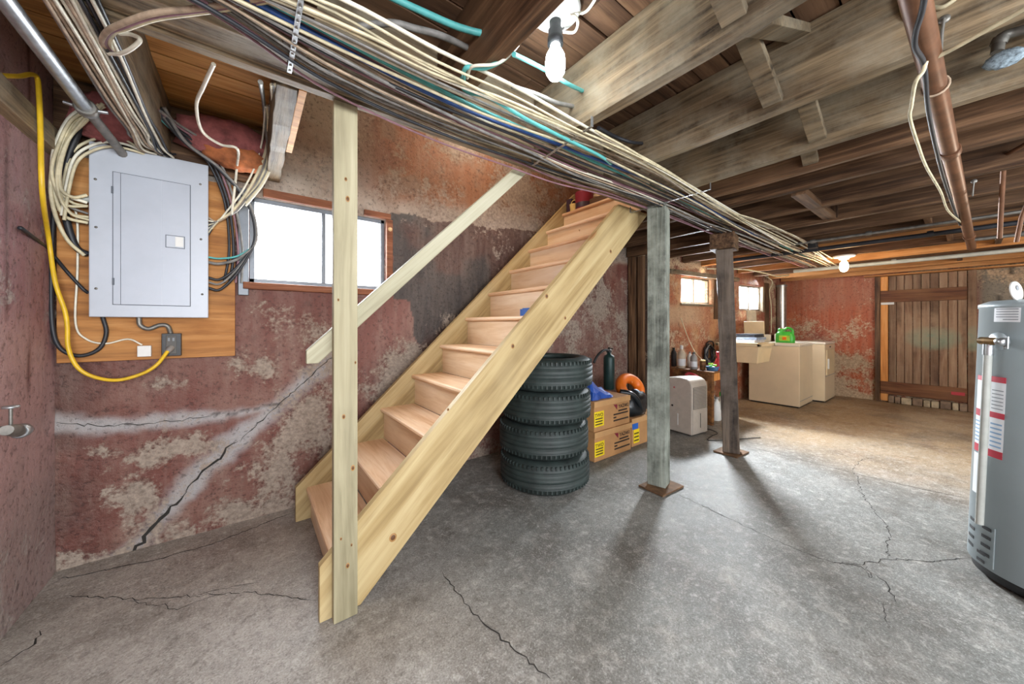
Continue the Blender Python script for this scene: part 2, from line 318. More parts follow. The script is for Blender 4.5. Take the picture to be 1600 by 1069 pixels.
# ------------------------------------------------------------------ mesh building
class MB:
    def __init__(s): s.v = []; s.f = []; s.mi = []; s.sm = []
    def add(s, vs, fs, mi=0, smooth=False):
        o = len(s.v); s.v += [tuple(p) for p in vs]
        for f in fs: s.f.append([i+o for i in f]); s.mi.append(mi); s.sm.append(smooth)
    def bm(s, b, mi=0, smooth=False, mx=None):
        b.verts.ensure_lookup_table(); b.faces.ensure_lookup_table()
        vs = [(mx @ v.co if mx else v.co.copy()) for v in b.verts]
        for i, v in enumerate(b.verts): v.index = i
        s.add(vs, [[v.index for v in f.verts] for f in b.faces], mi, smooth); b.free()
    def box(s, x0, x1, y0, y1, z0, z1, bv=0, mi=0, mx=None, seg=2):
        b = bmesh.new(); bmesh.ops.create_cube(b, size=1)
        for v in b.verts: v.co = Vector(((x0+x1)/2+v.co.x*(x1-x0), (y0+y1)/2+v.co.y*(y1-y0), (z0+z1)/2+v.co.z*(z1-z0)))
        if bv: bmesh.ops.bevel(b, geom=list(b.edges), offset=bv, segments=seg, affect='EDGES', profile=.6)
        s.bm(b, mi, False, mx); return s
    def rbox(s, c, dx, dy, dz, rz=0, bv=0, mi=0, rx=0, ry=0):
        return s.box(-dx/2, dx/2, -dy/2, dy/2, -dz/2, dz/2, bv, mi, Matrix.Translation(Vector(c)) @ Euler((rx, ry, rz)).to_matrix().to_4x4())
    def bar(s, p0, p1, wd, th, up=(0, 0, 1), bv=0, mi=0):
        p0, p1 = Vector(p0), Vector(p1); a = (p1-p0); L = a.length; a.normalize(); up = Vector(up)
        side = a.cross(up).normalized(); u2 = side.cross(a).normalized()
        mx = Matrix((a, side, u2)).transposed().to_4x4(); mx.translation = (p0+p1)/2
        return s.box(-L/2, L/2, -wd/2, wd/2, -th/2, th/2, bv, mi, mx)
    def tube(s, pts, r, n=6, mi=0, closed=False, caps=True, flat=1.0, up=None):
        pts = [Vector(p) for p in pts]; m = len(pts); rings = []; prev = None
        rr = r if isinstance(r, (list, tuple)) else [r]*m
        for i, p in enumerate(pts):
            if closed: t = pts[(i+1) % m]-pts[i-1]
            else: t = pts[min(i+1, m-1)]-pts[max(i-1, 0)]
            if t.length < 1e-9: t = Vector((0, 0, 1))
            t.normalize()
            if prev is None:
                a = Vector(up) if up else (Vector((0, 0, 1)) if abs(t.z) < .9 else Vector((1, 0, 0)))
                u = (a-t*a.dot(t)).normalized()
            else:
                u = prev-t*prev.dot(t)
                u = u.normalized() if u.length > 1e-6 else t.orthogonal().normalized()
            prev = u; w_ = t.cross(u)
            rings.append([p+(u*math.cos(2*math.pi*k/n)*flat+w_*math.sin(2*math.pi*k/n))*rr[i] for k in range(n)])
        vs = [q for R_ in rings for q in R_]; fs = []
        for i in range(m if closed else m-1):
            j = (i+1) % m
            for k in range(n): fs.append([i*n+k, i*n+(k+1) % n, j*n+(k+1) % n, j*n+k])
        s.add(vs, fs, mi, True)
        if caps and not closed: s.add(rings[0], [list(range(n))[::-1]], mi); s.add(rings[-1], [list(range(n))], mi)
        return s
    def cyl(s, p0, p1, r0, r1=None, n=16, mi=0):
        return s.tube([p0, p1], [r0, r0 if r1 is None else r1], n, mi)
    def lathe(s, prof, c=(0, 0, 0), n=24, mi=0, axis=(0, 0, 1), smooth=True, sx=1, sy=1):
        q = Vector((0, 0, 1)).rotation_difference(Vector(axis).normalized()); c = Vector(c); vs = []
        for r, z in prof:
            for k in range(n): vs.append(c+q @ Vector((r*math.cos(2*math.pi*k/n)*sx, r*math.sin(2*math.pi*k/n)*sy, z)))
        fs = []
        for i in range(len(prof)-1):
            for k in range(n): fs.append([i*n+k, i*n+(k+1) % n, (i+1)*n+(k+1) % n, (i+1)*n+k])
        s.add(vs, fs, mi, smooth)
        if prof[0][0] > 1e-4: s.add(vs[:n], [list(range(n))[::-1]], mi)
        if prof[-1][0] > 1e-4: s.add(vs[-n:], [list(range(n))], mi)
        return s
    def prism(s, poly, y0, y1, mi=0, plane='xz'):
        def P(a, b, d): return (a, d, b) if plane == 'xz' else ((d, a, b) if plane == 'yz' else (a, b, d))
        n = len(poly); vs = [P(a, b, y0) for a, b in poly]+[P(a, b, y1) for a, b in poly]
        s.add(vs, [list(range(n)), list(range(n, 2*n))[::-1]]+[[i, (i+1) % n+0, (i+1) % n+n, i+n][::-1] for i in range(n)], mi); return s
    def sphere(s, c, rx, ry, rz, mi=0, n=16, m=10, jit=0, rot=0):
        b = bmesh.new(); bmesh.ops.create_uvsphere(b, u_segments=n, v_segments=m, radius=1); rn = random.Random(int(abs(c[0])*997)+3)
        for v in b.verts:
            k = 1+jit*(rn.random()-.5); x, y, z = v.co*k; x, y = x*rx, y*ry
            v.co = Vector((c[0]+x*math.cos(rot)-y*math.sin(rot), c[1]+x*math.sin(rot)+y*math.cos(rot), c[2]+z*rz))
        s.bm(b, mi, True); return s
    def build(s, name, mats, parent=None, bevel=0, kind=None, label=None):
        off = Vector((0, 0, 0))
        p = parent
        while p is not None: off += p.location; p = p.parent
        me = bpy.data.meshes.new(name); me.from_pydata([tuple(Vector(v)-off) for v in s.v], [], s.f)
        for m in (mats if isinstance(mats, (list, tuple)) else [mats]): me.materials.append(M[m] if isinstance(m, str) else m)
        me.polygons.foreach_set('material_index', s.mi); me.polygons.foreach_set('use_smooth', s.sm)
        b = bmesh.new(); b.from_mesh(me); bmesh.ops.recalc_face_normals(b, faces=b.faces); b.to_mesh(me); b.free()
        o = bpy.data.objects.new(name, me); COL.objects.link(o); o.parent = parent
        if bevel:
            md = o.modifiers.new('bevel', 'BEVEL'); md.width = bevel; md.segments = 2; md.limit_method = 'ANGLE'
        if kind: o['kind'] = kind
        if label: o['label'] = label
        return o
def tag(o, label, cat, group=None):
    o['label'] = label; o['category'] = cat
    if group: o['group'] = group
    return o
def thing(name, loc, label, cat, group=None):
    o = bpy.data.objects.new(name, None); COL.objects.link(o); o.location = loc; o.empty_display_size = .05
    return tag(o, label, cat, group)
def copy_tree(o, parent=None):
    c = o.copy(); COL.objects.link(c); c.parent = parent
    for ch in o.children: copy_tree(ch, c)
    return c
def struct(o): o['kind'] = 'structure'; return o
def sempty(name, loc=(0, 0, 0)):
    o = bpy.data.objects.new(name, None); COL.objects.link(o); o.location = loc; o['kind'] = 'structure'; o.empty_display_size = .05; return o
def smooth(pts, k=8):
    P = [Vector(p) for p in pts]; P = [P[0]*2-P[1]]+P+[P[-1]*2-P[-2]]; out = []
    for i in range(1, len(P)-2):
        a, b, c, d = P[i-1:i+3]
        for j in range(k):
            t = j/k; out.append(.5*((2*b)+(c-a)*t+(2*a-5*b+4*c-d)*t*t+(3*b-a-3*c+d)*t**3))
    out.append(P[-2]); return out
def cable(name, pts, r, mat, label, group=None, k=6, n=6, cat='cable', flat=1.0, parent=None):
    o = MB().tube(smooth(pts, k), r, n, flat=flat).build(name, mat, parent)
    if parent is None: tag(o, label, cat, group)
    return o
def lettering(txt, size, mx, mat, parent, name='lettering', bold=0):
    cu = bpy.data.curves.new(name, 'FONT'); cu.body = txt; cu.size = size; cu.extrude = .0006; cu.align_x = 'LEFT'; cu.offset = bold; cu.resolution_u = 3
    t = bpy.data.objects.new(name, cu); COL.objects.link(t)
    dg = bpy.context.evaluated_depsgraph_get(); dg.update()
    me = bpy.data.meshes.new_from_object(t.evaluated_get(dg)); bpy.data.objects.remove(t)
    off = Vector((0, 0, 0)); p = parent
    while p is not None: off += p.location; p = p.parent
    me.transform(Matrix.Translation(-off) @ mx); me.materials.clear(); me.materials.append(M[mat])
    o = bpy.data.objects.new(name, me); COL.objects.link(o); o.parent = parent; return o

def gridwall(name, u0, u1, v0, v1, step, pos, mat, attrs, holes=(), thick=.2, disp=None):
    nu = int(round((u1-u0)/step))+1; nv = int(round((v1-v0)/step))+1
    us = np.linspace(u0, u1, nu); vs = np.linspace(v0, v1, nv)
    for a, b, c, d in holes:                                 # snap grid lines to hole edges
        for arr, e in ((us, a), (us, b), (vs, c), (vs, d)): arr[np.argmin(abs(arr-e))] = e
    U, V = np.meshgrid(us, vs); U = U.ravel(); V = V.ravel()
    d = disp(U, V) if disp is not None else np.zeros(U.shape)
    co = pos(U, V, d)
    i = np.arange((nu-1)*(nv-1)); r = i//(nu-1); c = i % (nu-1); a = r*nu+c
    uc = (us[c]+us[c+1])/2; vc = (vs[r]+vs[r+1])/2; keep = np.ones(len(i), bool)
    for h in holes: keep &= ~((uc > h[0]) & (uc < h[1]) & (vc > h[2]) & (vc < h[3]))
    a = a[keep]; q = np.stack([a, a+1, a+nu+1, a+nu], 1)
    me = bpy.data.meshes.new(name); me.vertices.add(len(U)); me.vertices.foreach_set('co', co.ravel())
    me.loops.add(q.size); me.loops.foreach_set('vertex_index', q.ravel()); me.polygons.add(len(q))
    me.polygons.foreach_set('loop_start', np.arange(len(q))*4); me.update(calc_edges=True)
    me.polygons.foreach_set('use_smooth', np.ones(len(q), bool))
    A = attrs(U, V)
    ca = me.color_attributes.new('paint', 'FLOAT_COLOR', 'POINT'); ca.data.foreach_set('color', np.concatenate([A['paint'], np.ones((len(U), 1))], 1).ravel().astype('f'))
    for k in ('peel', 'crack'):
        at = me.attributes.new(k, 'FLOAT', 'POINT'); at.data.foreach_set('value', A.get(k, np.zeros(len(U))).astype('f'))
    me.materials.append(M[mat]); o = bpy.data.objects.new(name, me); COL.objects.link(o); struct(o)
    if thick:
        m = o.modifiers.new('thickness', 'SOLIDIFY'); m.thickness = abs(thick); m.offset = -1 if thick > 0 else 1
    return o
def lay(base, col, k): return base*(1-k[:, None])+np.array(lin(col))[None, :]*k[:, None]

# ------------------------------------------------------------------ room shell
NW, WY, FX = -.76, 2.72, 8.05                           # near side wall, window wall, far wall
def wl(px, py): p = PY(px, py, WY); return (p.x, p.z)
W1 = (.0, .84, 1.485, 2.03)
crackL = [wl(*p) for p in ((168, 889), (200, 868), (222, 848), (236, 826), (262, 800), (280, 780), (292, 768), (310, 742), (330, 724), (347, 716), (355, 700), (372, 690), (385, 676), (410, 655), (440, 628), (470, 602), (505, 570), (540, 545))]
bandL = [wl(*p) for p in ((86, 662), (160, 665), (250, 660), (330, 650), (395, 640), (440, 630))]
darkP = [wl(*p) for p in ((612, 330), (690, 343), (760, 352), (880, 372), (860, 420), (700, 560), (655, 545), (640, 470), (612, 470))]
def attrs_left(x, z):
    n1 = fbm(x, z, 1.7, 5, 1); n2 = fbm(x, z, 5, 5, 2); n3 = fbm(x, z, 22, 3, 3)
    P = np.tile(np.array(lin('#6c4037')), (len(x), 1))
    P = lay(P, '#522b27', sst(.45, .7, n1)); P = lay(P, '#7a574c', sst(.48, .72, n2)*.75)
    peel = (n1-.5)*.28
    right = sst(.45, 1.3, x+.5*(n1-.5))
    P = lay(P, '#8a655c', right*.75*sst(1.6, 1.2, z)); peel = peel+right*.06
    mid = np.exp(-((x-.35)/.33)**2)*sst(1.5, 1.2, z)*sst(.2, .5, z); peel = peel+mid*.10        # pale crust under the window
    up = sst(1.98, 2.06, z+.05*(n2-.5))                                        # plaster above the window
    P = lay(P, '#8f867b', up*sst(1.0, .5, x)); P = lay(P, '#8d6248', up*sst(.5, 1.1, x+.4*(n2-.5)))
    P = lay(P, '#a3978a', up*sst(2.22, 2.08, z+.12*(n2-.5)-.06*x)*.85)
    P = lay(P, '#7d6a5c', up*sst(.5, .7, n2)*.7); peel = peel+up*.02
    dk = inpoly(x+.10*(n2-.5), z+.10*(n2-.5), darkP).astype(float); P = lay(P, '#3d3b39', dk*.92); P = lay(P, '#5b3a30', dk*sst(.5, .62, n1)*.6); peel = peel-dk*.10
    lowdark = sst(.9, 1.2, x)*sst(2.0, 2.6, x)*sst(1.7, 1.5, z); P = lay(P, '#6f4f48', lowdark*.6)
    P = lay(P, '#3b2a26', sst(-.52, -.75, x)*.55*sst(.3, .7, n2+.2))
    dB = polydist(x, z+.03*(n2-.5), bandL); band = sst(.062, .012, dB+.03*(n3-.5)+.07*(n2-.5))
    dC = polydist(x+.03*(n2-.5), z+.03*(n2-.5), crackL); bc = sst(.095, .02, dC+.04*(n3-.5)+.09*(n2-.5))
    P = lay(P, '#a19f9f', np.maximum(band, bc)*.9)
    peel = peel+np.maximum(band, bc)*.05+sst(.22, .0, z+.15*(n1-.5))*.13
    pat = np.zeros(len(x))
    for (px, py, rx, rz) in ((275, 600, .13, .045), (370, 560, .07, .1), (420, 570, .1, .08), (165, 705, .07, .05), (175, 780, .12, .08), (255, 705, .13, .09), (215, 775, .1, .12), (300, 700, .12, .1), (430, 740, .14, .18), (490, 640, .12, .12), (360, 800, .1, .1), (640, 600, .2, .2), (700, 500, .15, .1)):
        cx, cz = wl(px, py); pat = np.maximum(pat, np.exp(-(((x-cx)/rx)**2+((z-cz)/rz)**2)))
    peel = peel+pat*.17
    cr = np.maximum(0, .5*sst(.008, .003, polydist(x+.04*(n3-.5), z+.05*(n3-.5), bandL))*sst(.45, .55, n2))
    return {'paint': P, 'peel': peel, 'crack': cr}
gridwall('wall_left', NW-.02, 4.12, -.02, 3.1, .0135, lambda u, v, d: np.stack([u, WY+d, v], 1), 'wall', attrs_left, [W1], .22,
         lambda u, v: .016*(fbm(u, v, 2.2, 4, 5)-.5)+.006*(fbm(u, v, 15, 3, 6)-.5))
def attrs_near(y, z):
    n1 = fbm(y, z, 1.5, 5, 11); n2 = fbm(y, z, 6, 5, 12); n3 = fbm(y, z, 20, 3, 14)
    P = np.tile(np.array(lin('#ab8a88')), (len(y), 1)); P = lay(P, '#92696c', sst(.45, .7, n1)); P = lay(P, '#ab9492', sst(.55, .8, n2)*.5)
    low = sst(.62, .3, z+.5*(n1-.5)); P = lay(P, '#8b7f7c', low*.6)
    line = sst(.012, .005, abs(z-1.43-.08*(y-2.5)+.01*(n3-.5))); run = np.zeros(len(y))
    for yy, zt in ((2.28, 1.05), (2.47, .95)): run = np.maximum(run, sst(.009, .003, abs(y-yy-.05*(n1-.5)))*sst(zt-.3, zt, z))
    P = lay(P, '#4a1c1c', run*.8)
    return {'paint': P, 'peel': (n1-.5)*.3-.03+sst(.7, .1, z+.4*(n2-.5))*.12, 'crack': line*.5*sst(.4, .6, n2)}
gridwall('wall_near', -2.7, WY+.02, -.02, 2.5, .025, lambda u, v, d: np.stack([NW+d, u, v], 1), 'wall_near', attrs_near, (), .22, lambda u, v: .02*(fbm(u, v, 2, 4, 8)-.5))
# the laundry-end window wall runs slightly askew
LW = (WB-WA).length
def W_uv(px, py): p = PW(px, py); return ((Vector((p.x, p.y))-WA).dot(WT), p.z)
u2a, u2b = W_uv(1065, 450)[0], W_uv(1111, 450)[0]; u3a, u3b = W_uv(1156, 460)[0], W_uv(1190, 460)[0]
W2 = (u2a-.01, u2b+.01, 1.52, 1.90); W3 = (u3a-.01, u3b+.01, 1.455, 1.875)
def attrs_laundry(u, z):
    n1 = fbm(u, z, 1.4, 5, 21); n2 = fbm(u, z, 5, 5, 22)
    P = np.tile(np.array(lin('#9c5c3e')), (len(u), 1)); P = lay(P, '#7c4436', sst(.45, .7, n1)); P = lay(P, '#b98c62', sst(.5, .75, n2)*.8)
    P = lay(P, '#b59a7c', sst(1.12, 1.3, z)*sst(1.55, 1.42, z)*sst(1.6, .9, u)*.8)
    P = lay(P, '#7c3c34', sst(2.2, 3.4, u)*.7)
    return {'paint': P, 'peel': (n1-.5)*.34+.05}
gridwall('wall_laundry', -.06, LW+.04, -.02, 2.5, .03, lambda u, v, d: np.stack([WA.x+WT.x*u+WN.x*d, WA.y+WT.y*u+WN.y*d, v], 1), 'wall_far', attrs_laundry, [W2, W3], .2, lambda u, v: .015*(fbm(u, v, 2, 4, 9)-.5))
DY0, DY1 = PX(1517, 500, FX).y, PX(1374, 500, FX).y
def attrs_far(y, z):
    n1 = fbm(y, z, 1.6, 5, 31); n2 = fbm(y, z, 5, 5, 32)
    P = np.tile(np.array(lin('#a85636')), (len(y), 1)); P = lay(P, '#7f3a2a', sst(.5, .72, n1)); P = lay(P, '#b4623c', sst(.5, .75, n2)*.6)
    P = lay(P, '#94705c', sst(1.3, 1.6, z+.4*(n1-.5))*.35)
    st = sst(DY0-.0, DY0-.12, y); P = lay(P, '#80786a', st); crk = st*sst(.012, .004, np.minimum(abs(((z+.03*n1) % .27)-.13), abs(((y+.02*n2+.3*np.floor(z/.27)) % .5)-.25)))
    lowp = sst(1.05, .5, z)*sst(.7, 1.1, y)
    return {'paint': P, 'peel': (n1-.5)*.34+.035+lowp*.12+sst(.25, 0, z)*.05+np.exp(-(((y-1.75)/.2)**2+((z-1.25)/.2)**2))*.1+np.exp(-(((y-1.1)/.12)**2+((z-1.2)/.25)**2))*.09, 'crack': crk*.7}
gridwall('wall_far', -2.7, 2.2, -.02, 2.5, .03, lambda u, v, d: np.stack([FX+d, u, v], 1), 'wall_far', attrs_far, (), -.2, lambda u, v: .02*(fbm(u, v, 2, 4, 10)-.5))
def attrs_rear(x, z):
    n1 = fbm(x, z, 1.6, 5, 41); P = np.tile(np.array(lin('#8d7a70')), (len(x), 1)); return {'paint': P, 'peel': (n1-.5)*.3}
gridwall('wall_rear', NW-.02, FX+.02, -.02, 2.5, .12, lambda u, v, d: np.stack([u, np.full(len(u), -2.65), v], 1), 'wall', attrs_rear, (), -.2)
# jog where the window wall steps
jo = MB().box(4.06, 4.26, WA.y-.02, WY+.02, 0, 2.46).build('wall_jog', 'wall_far'); struct(jo)
me = jo.data; ca = me.color_attributes.new('paint', 'FLOAT_COLOR', 'POINT'); ca.data.foreach_set('color', np.tile(np.array([*lin('#3a2c28'), 1]), (len(me.vertices), 1)).ravel())
struct(MB().box(3.98, 4.05, 2.60, 2.70, 0, 2.1, .004).build('trim_1', 'brown_z'))
struct(MB().box(4.0, 4.055, 2.50, 2.575, 0, 2.1, .004).build('trim_2', 'brown_z'))

# floor
fl = lambda px, py: (lambda p: (p.x, p.y))(PZ(px, py, 0))
fcracks = [([fl(*p) for p in L], wd) for L, wd in (
    (((690, 895), (740, 960), (800, 1010), (860, 1060)), .006), (((1050, 768), (1110, 795), (1180, 830), (1250, 860), (1300, 878), (1345, 885), (1385, 910), (1400, 940)), .006),
    (((1300, 878), (1345, 882), (1388, 872), (1450, 878), (1510, 872)), .005), (((1388, 872), (1385, 850), (1392, 830), (1372, 805), (1345, 770), (1340, 745), (1330, 735)), .005),
    (((1350, 890), (1362, 905), (1355, 885)), .004), (((1385, 940), (1380, 965), (1395, 985)), .003),
    (((1180, 700), (1290, 728), (1400, 755), (1510, 778)), .007), (((1330, 735), (1345, 718), (1370, 715)), .004), (((1250, 668), (1400, 688), (1515, 706)), .006),
    (((105, 930), (220, 935), (300, 930), (390, 925), (500, 938)), .004), (((0, 1040), (30, 1020), (55, 1005), (62, 985)), .009), (((200, 938), (280, 950), (350, 925)), .003), (((300, 930), (420, 905)), .003), (((90, 905), (150, 893), (230, 878), (330, 850), (460, 800)), .008))]
def attrs_floor(x, y):
    n1 = fbm(x, y, 1.1, 5, 51); n2 = fbm(x, y, 4, 5, 52); n3 = fbm(x, y, 16, 3, 53)
    P = np.tile(np.array(lin('#777874')), (len(x), 1)); P = lay(P, '#605e59', sst(.45, .7, n1)); P = lay(P, '#8c8b86', sst(.5, .7, n2)*.6)
    lf = sst(1.3, .2, x); P = lay(P, '#a8a199', lf*.75)
    far = sst(3.6, 5.6, x+.9*(n1-.5)); P = lay(P, '#b0946e', far*.85); P = lay(P, '#8a6a48', far*sst(.55, .7, n2)*.7)
    for px, py, rx, ry, col, k in ((350, 850, .35, .25, '#75605a', .5), (420, 830, .22, .16, '#6b5048', .6), (1330, 870, .32, .22, '#8b6f4e', .75), (1410, 960, .3, .25, '#6e5c46', .6), (1230, 800, .3, .15, '#8f7654', .5), (1260, 660, .5, .25, '#6b5236', .6), (1350, 690, .3, .2, '#7a6040', .5), (110, 960, .12, .2, '#5c5048', .6), (600, 1000, .2, .2, '#7d827d', .4), (960, 900, .5, .3, '#7c776e', .4)):
        cx, cy = fl(px, py); P = lay(P, col, np.exp(-(((x-cx)/rx)**2+((y-cy)/ry)**2))*k*(.5+n2))
        return {'paint': P}
gridwall('floor', NW-.02, FX+.02, -2.7, WY+.02, .02, lambda u, v, d: np.stack([u, v, d], 1), 'floor', attrs_floor, (), .15, lambda u, v: .006*(fbm(u, v, 3, 4, 55)-.5)-.003)

def ribbon(pts, wd, surf, seed):
    rr = random.Random(seed); out = []
    for (ax, ay), (bx, by) in zip(pts[:-1], pts[1:]):
        n_ = max(2, int(math.hypot(bx-ax, by-ay)/.022))
        for k in range(n_): out.append((ax+(bx-ax)*k/n_+rr.uniform(-.009, .009), ay+(by-ay)*k/n_+rr.uniform(-.009, .009)))
    out.append(pts[-1]); vs = []; m = len(out)
    for i, (a, b) in enumerate(out):
        c, d = out[max(i-1, 0)], out[min(i+1, m-1)]; tx, ty = d[0]-c[0], d[1]-c[1]; L = math.hypot(tx, ty) or 1
        h = wd*rr.uniform(.35, 1.1)*.5*min(1, (i+1)/4, (m-i)/4); vs += [surf(a-ty/L*h, b+tx/L*h), surf(a+ty/L*h, b-tx/L*h)]
    return vs, [[2*i, 2*i+1, 2*i+3, 2*i+2] for i in range(m-1)]
def one(f, a, b): return float(f(np.array([a]), np.array([b]))[0])
flo = bpy.data.objects['floor']; cm = MB()
for i, (L, wd) in enumerate(fcracks):
    vs, fs = ribbon(L, wd, lambda a, b: (a, b, .006*(one(lambda u, v: fbm(u, v, 3, 4, 55), a, b)-.5)-.003+.0012), i); cm.add(vs, fs)
cm.build('crack', 'crack', flo, kind='stuff')
wlo = bpy.data.objects['wall_left']; cm = MB()
wsurf = lambda a, b: (a, WY+one(lambda u, v: .016*(fbm(u, v, 2.2, 4, 5)-.5)+.006*(fbm(u, v, 15, 3, 6)-.5), a, b)-.0025, b)
for i, (L, wd) in enumerate(((crackL[:7], .018), (crackL[6:12], .012), (crackL[11:], .006), (bandL[:4], .005))):
    vs, fs = ribbon(L, wd, wsurf, 50+i); cm.add(vs, fs)
cm.build('crack', 'crack', wlo, kind='stuff')

# ceiling: subfloor boards, joists, bridging
def jz(x): return 2.14 if x < 2.45 else 2.14-.14*(min(x, 8.05)-2.45)/5.6
ceil = sempty('ceiling', (0, 0, 2.45))
def board(x0, x1, y0, y1, z, mat): MB().box(x0, x1, y0, y1, z, z+.022).build('board', mat, ceil)
y = -2.65; k = 0; rb = random.Random(5)
SWX0, SWX1 = .18, 2.80
while y < WY:
    wd = .128; y1 = min(y+wd-.008, WY); dz = rb.uniform(0, .009)
    if y1 <= 1.50: cuts = [NW, rb.uniform(1, 2.6), rb.uniform(4, 6), FX]; segs = list(zip(cuts[:-1], cuts[1:]))
    else: segs = [(NW, SWX0), (SWX1, FX)]
    for i, (a, b) in enumerate(segs):
        board(a, b-.003, y, y1, 2.44+dz, 'subfloor_orange_lit' if (y1 > 1.5 and i == 0) else 'subfloor')
    y += wd
MB().box(NW-.1, FX+.1, -2.75, 1.585, 2.475, 2.52).build('slab', 'subfloor', ceil)
MB().box(NW-.1, SWX0, 1.585, WY+.1, 2.475, 2.52).build('slab', 'subfloor', ceil)
MB().box(SWX1+.03, FX+.1, 1.585, WY+.1, 2.475, 2.52).build('slab', 'subfloor', ceil)
def joist(x0, x1, y0, y1, mat, top=2.44, wob=.004):
    z = jz(x0); m = MB(); ny = 14; vs = []; rj = random.Random(int(x0*1000))
    for i in range(ny+1):
        yy = y0+(y1-y0)*i/ny; e = [rj.uniform(-wob, wob) for _ in range(4)]
        vs += [(x0+e[0], yy, z+e[1]), (x1+e[2], yy, z+e[3]), (x1+e[2]*.5, yy, top), (x0+e[0]*.5, yy, top)]
    fs = [[0, 1, 2, 3], [ny*4+3, ny*4+2, ny*4+1, ny*4]]
    for i in range(ny):
        for q in range(4): fs.append([i*4+q, i*4+(q+1) % 4, i*4+4+(q+1) % 4, i*4+4+q])
    m.add(vs, fs); return m.build('joist', mat, ceil, bevel=.003)
yw = lambda x: (WA+WT*((x-WA.x)/WT.x)).y if x > 4.2 else WY
joist(-.46, -.35, -2.6, 1.40, 'old_y'); joist(-.46, -.35, 1.60, 2.70, 'old_y')
joist(.085, .155, -2.6, 1.40, 'brown_y'); joist(.085, .155, 1.60, 2.70, 'old_y')
joist(.656, .71, -2.6, 1.40, 'brown_y'); joist(1.214, 1.268, -2.6, 1.40, 'old_y'); joist(1.80, 1.856, -2.6, 1.40, 'old_y'); joist(2.335, 2.388, -2.6, 1.40, 'old_y')  # joist left of the bulb takes darker brown, shade put into its colour
for x, mt in ((2.69, 'brown_y'), (3.0, 'brown_y'), (3.5, 'brown_y'), (4.0, 'brown_y'), (4.43, 'brown_y'), (4.86, 'brown_y'), (5.3, 'joist_orange'), (5.8, 'brown_y'), (6.32, 'joist_orange'), (6.85, 'brown_y'), (7.35, 'joist_orange'), (7.83, 'joist_orange')):
    joist(x-.052, x, -2.6, yw(x)-.02, mt)
# sister plank beside the opening, the light on its underside put into the orange colour
MB().box(.157, .185, 1.6, 2.22, 2.15, 2.44, .002).build('plank', 'subfloor_orange_lit', ceil)
def bridging(p0, p1, wd=.07, th=.035, mat='old_y'): MB().bar(p0, p1, wd, th, (0, 0, 1), .003).build('bridging', mat, ceil)
yb = PX(1208, 170, 1.79).y; bridging((1.28, yb, 2.41), (1.79, yb, 2.175))
bridging((1.28, yb-.09, 2.18), (1.79, yb-.09, 2.41))
yb = PX(1148, 52, 1.205).y; bridging((.72, yb, 2.41), (1.205, yb, 2.175))
yb = PX(1278, 222, 2.325).y; bridging((1.87, yb, 2.41), (2.325, yb, 2.175)); yb -= .0; bridging((1.87, yb-.08, 2.18), (2.325, yb-.08, 2.41))
yb = PX(1267, 248, 2.63).y; bridging((2.40, yb, 2.40), (2.632, yb, 2.17))
yb = PZ(1258, 312, 2.12).y; MB().box(3.02, 3.94, yb-.04, yb+.04, 2.115, 2.16, .003).build('bridging', 'brown_x', ceil); MB().box(3.93, 3.945, yb-.05, yb+.05, 2.12, 2.42, .002).build('bridging', 'brown_z', ceil)
for x0, x1, yy in ((4.45, 4.8, .2), (5.32, 5.74, .1), (5.82, 6.26, -.2), (6.87, 7.29, .05)): MB().box(x0, x1, yy-.02, yy+.02, jz(x1)+.02, 2.42, .003).build('blocking', 'brown_x', ceil)
# rim board and insulation over the panel
MB().box(NW, .08, 2.69, 2.715, 2.10, 2.44, .003).build('rim_board', 'brown_x', ceil)
ins = MB()
ins.sphere((-.12, 2.62, 2.29), .23, .09, .12, 0, 18, 12, .25); ins.build('insulation', 'insul', ceil)
MB().sphere((-.06, 2.60, 2.20), .15, .07, .07, 0, 18, 12, .25).build('insulation_paper', 'insul_orange', ceil)
MB().sphere((-.58, 2.62, 2.25), .12, .07, .12, 0, 16, 10, .25).build('insulation', 'insul', ceil)
# header along the stair opening and the stairwell above it
hd = thing('header_beam', (1.2, 1.52, 2.14), 'long rough-sawn header beam edging the stair opening under the cable bundle', 'beam')
MB().box(NW, 2.80, 1.535, 1.575, 2.138, 2.44, .003).build('outer_plank', 'old_x', hd)
MB().box(NW, 2.80, 1.405, 1.53, 2.148, 2.44, .003).build('inner_plank', 'old_x', hd)
struct(MB().box(SWX0-.02, 3.5, 1.50, 1.58, 2.52, 3.1).build('wall_stairwell', 'riser'))
struct(MB().box(SWX0-.06, SWX0-.005, 1.58, WY-.01, 2.52, 3.1).build('wall_stairwell_near', 'riser'))
struct(MB().box(3.5, 3.56, 1.50, WY, 2.52, 3.1).build('wall_stairwell_far', 'riser'))
struct(MB().box(SWX0-.06, 3.56, 1.50, WY+.1, 3.1, 3.15).build('ceiling_stairwell', 'riser'))
struct(MB().box(2.80, 2.83, 1.58, WY-.01, 2.14, 2.475).build('trim_3', 'brown_y'))
# sill plate on the near wall
struct(MB().box(NW-.02, NW+.045, -2.6, 2.69, 2.03, 2.135, .004).build('trim_4', 'old_y'))

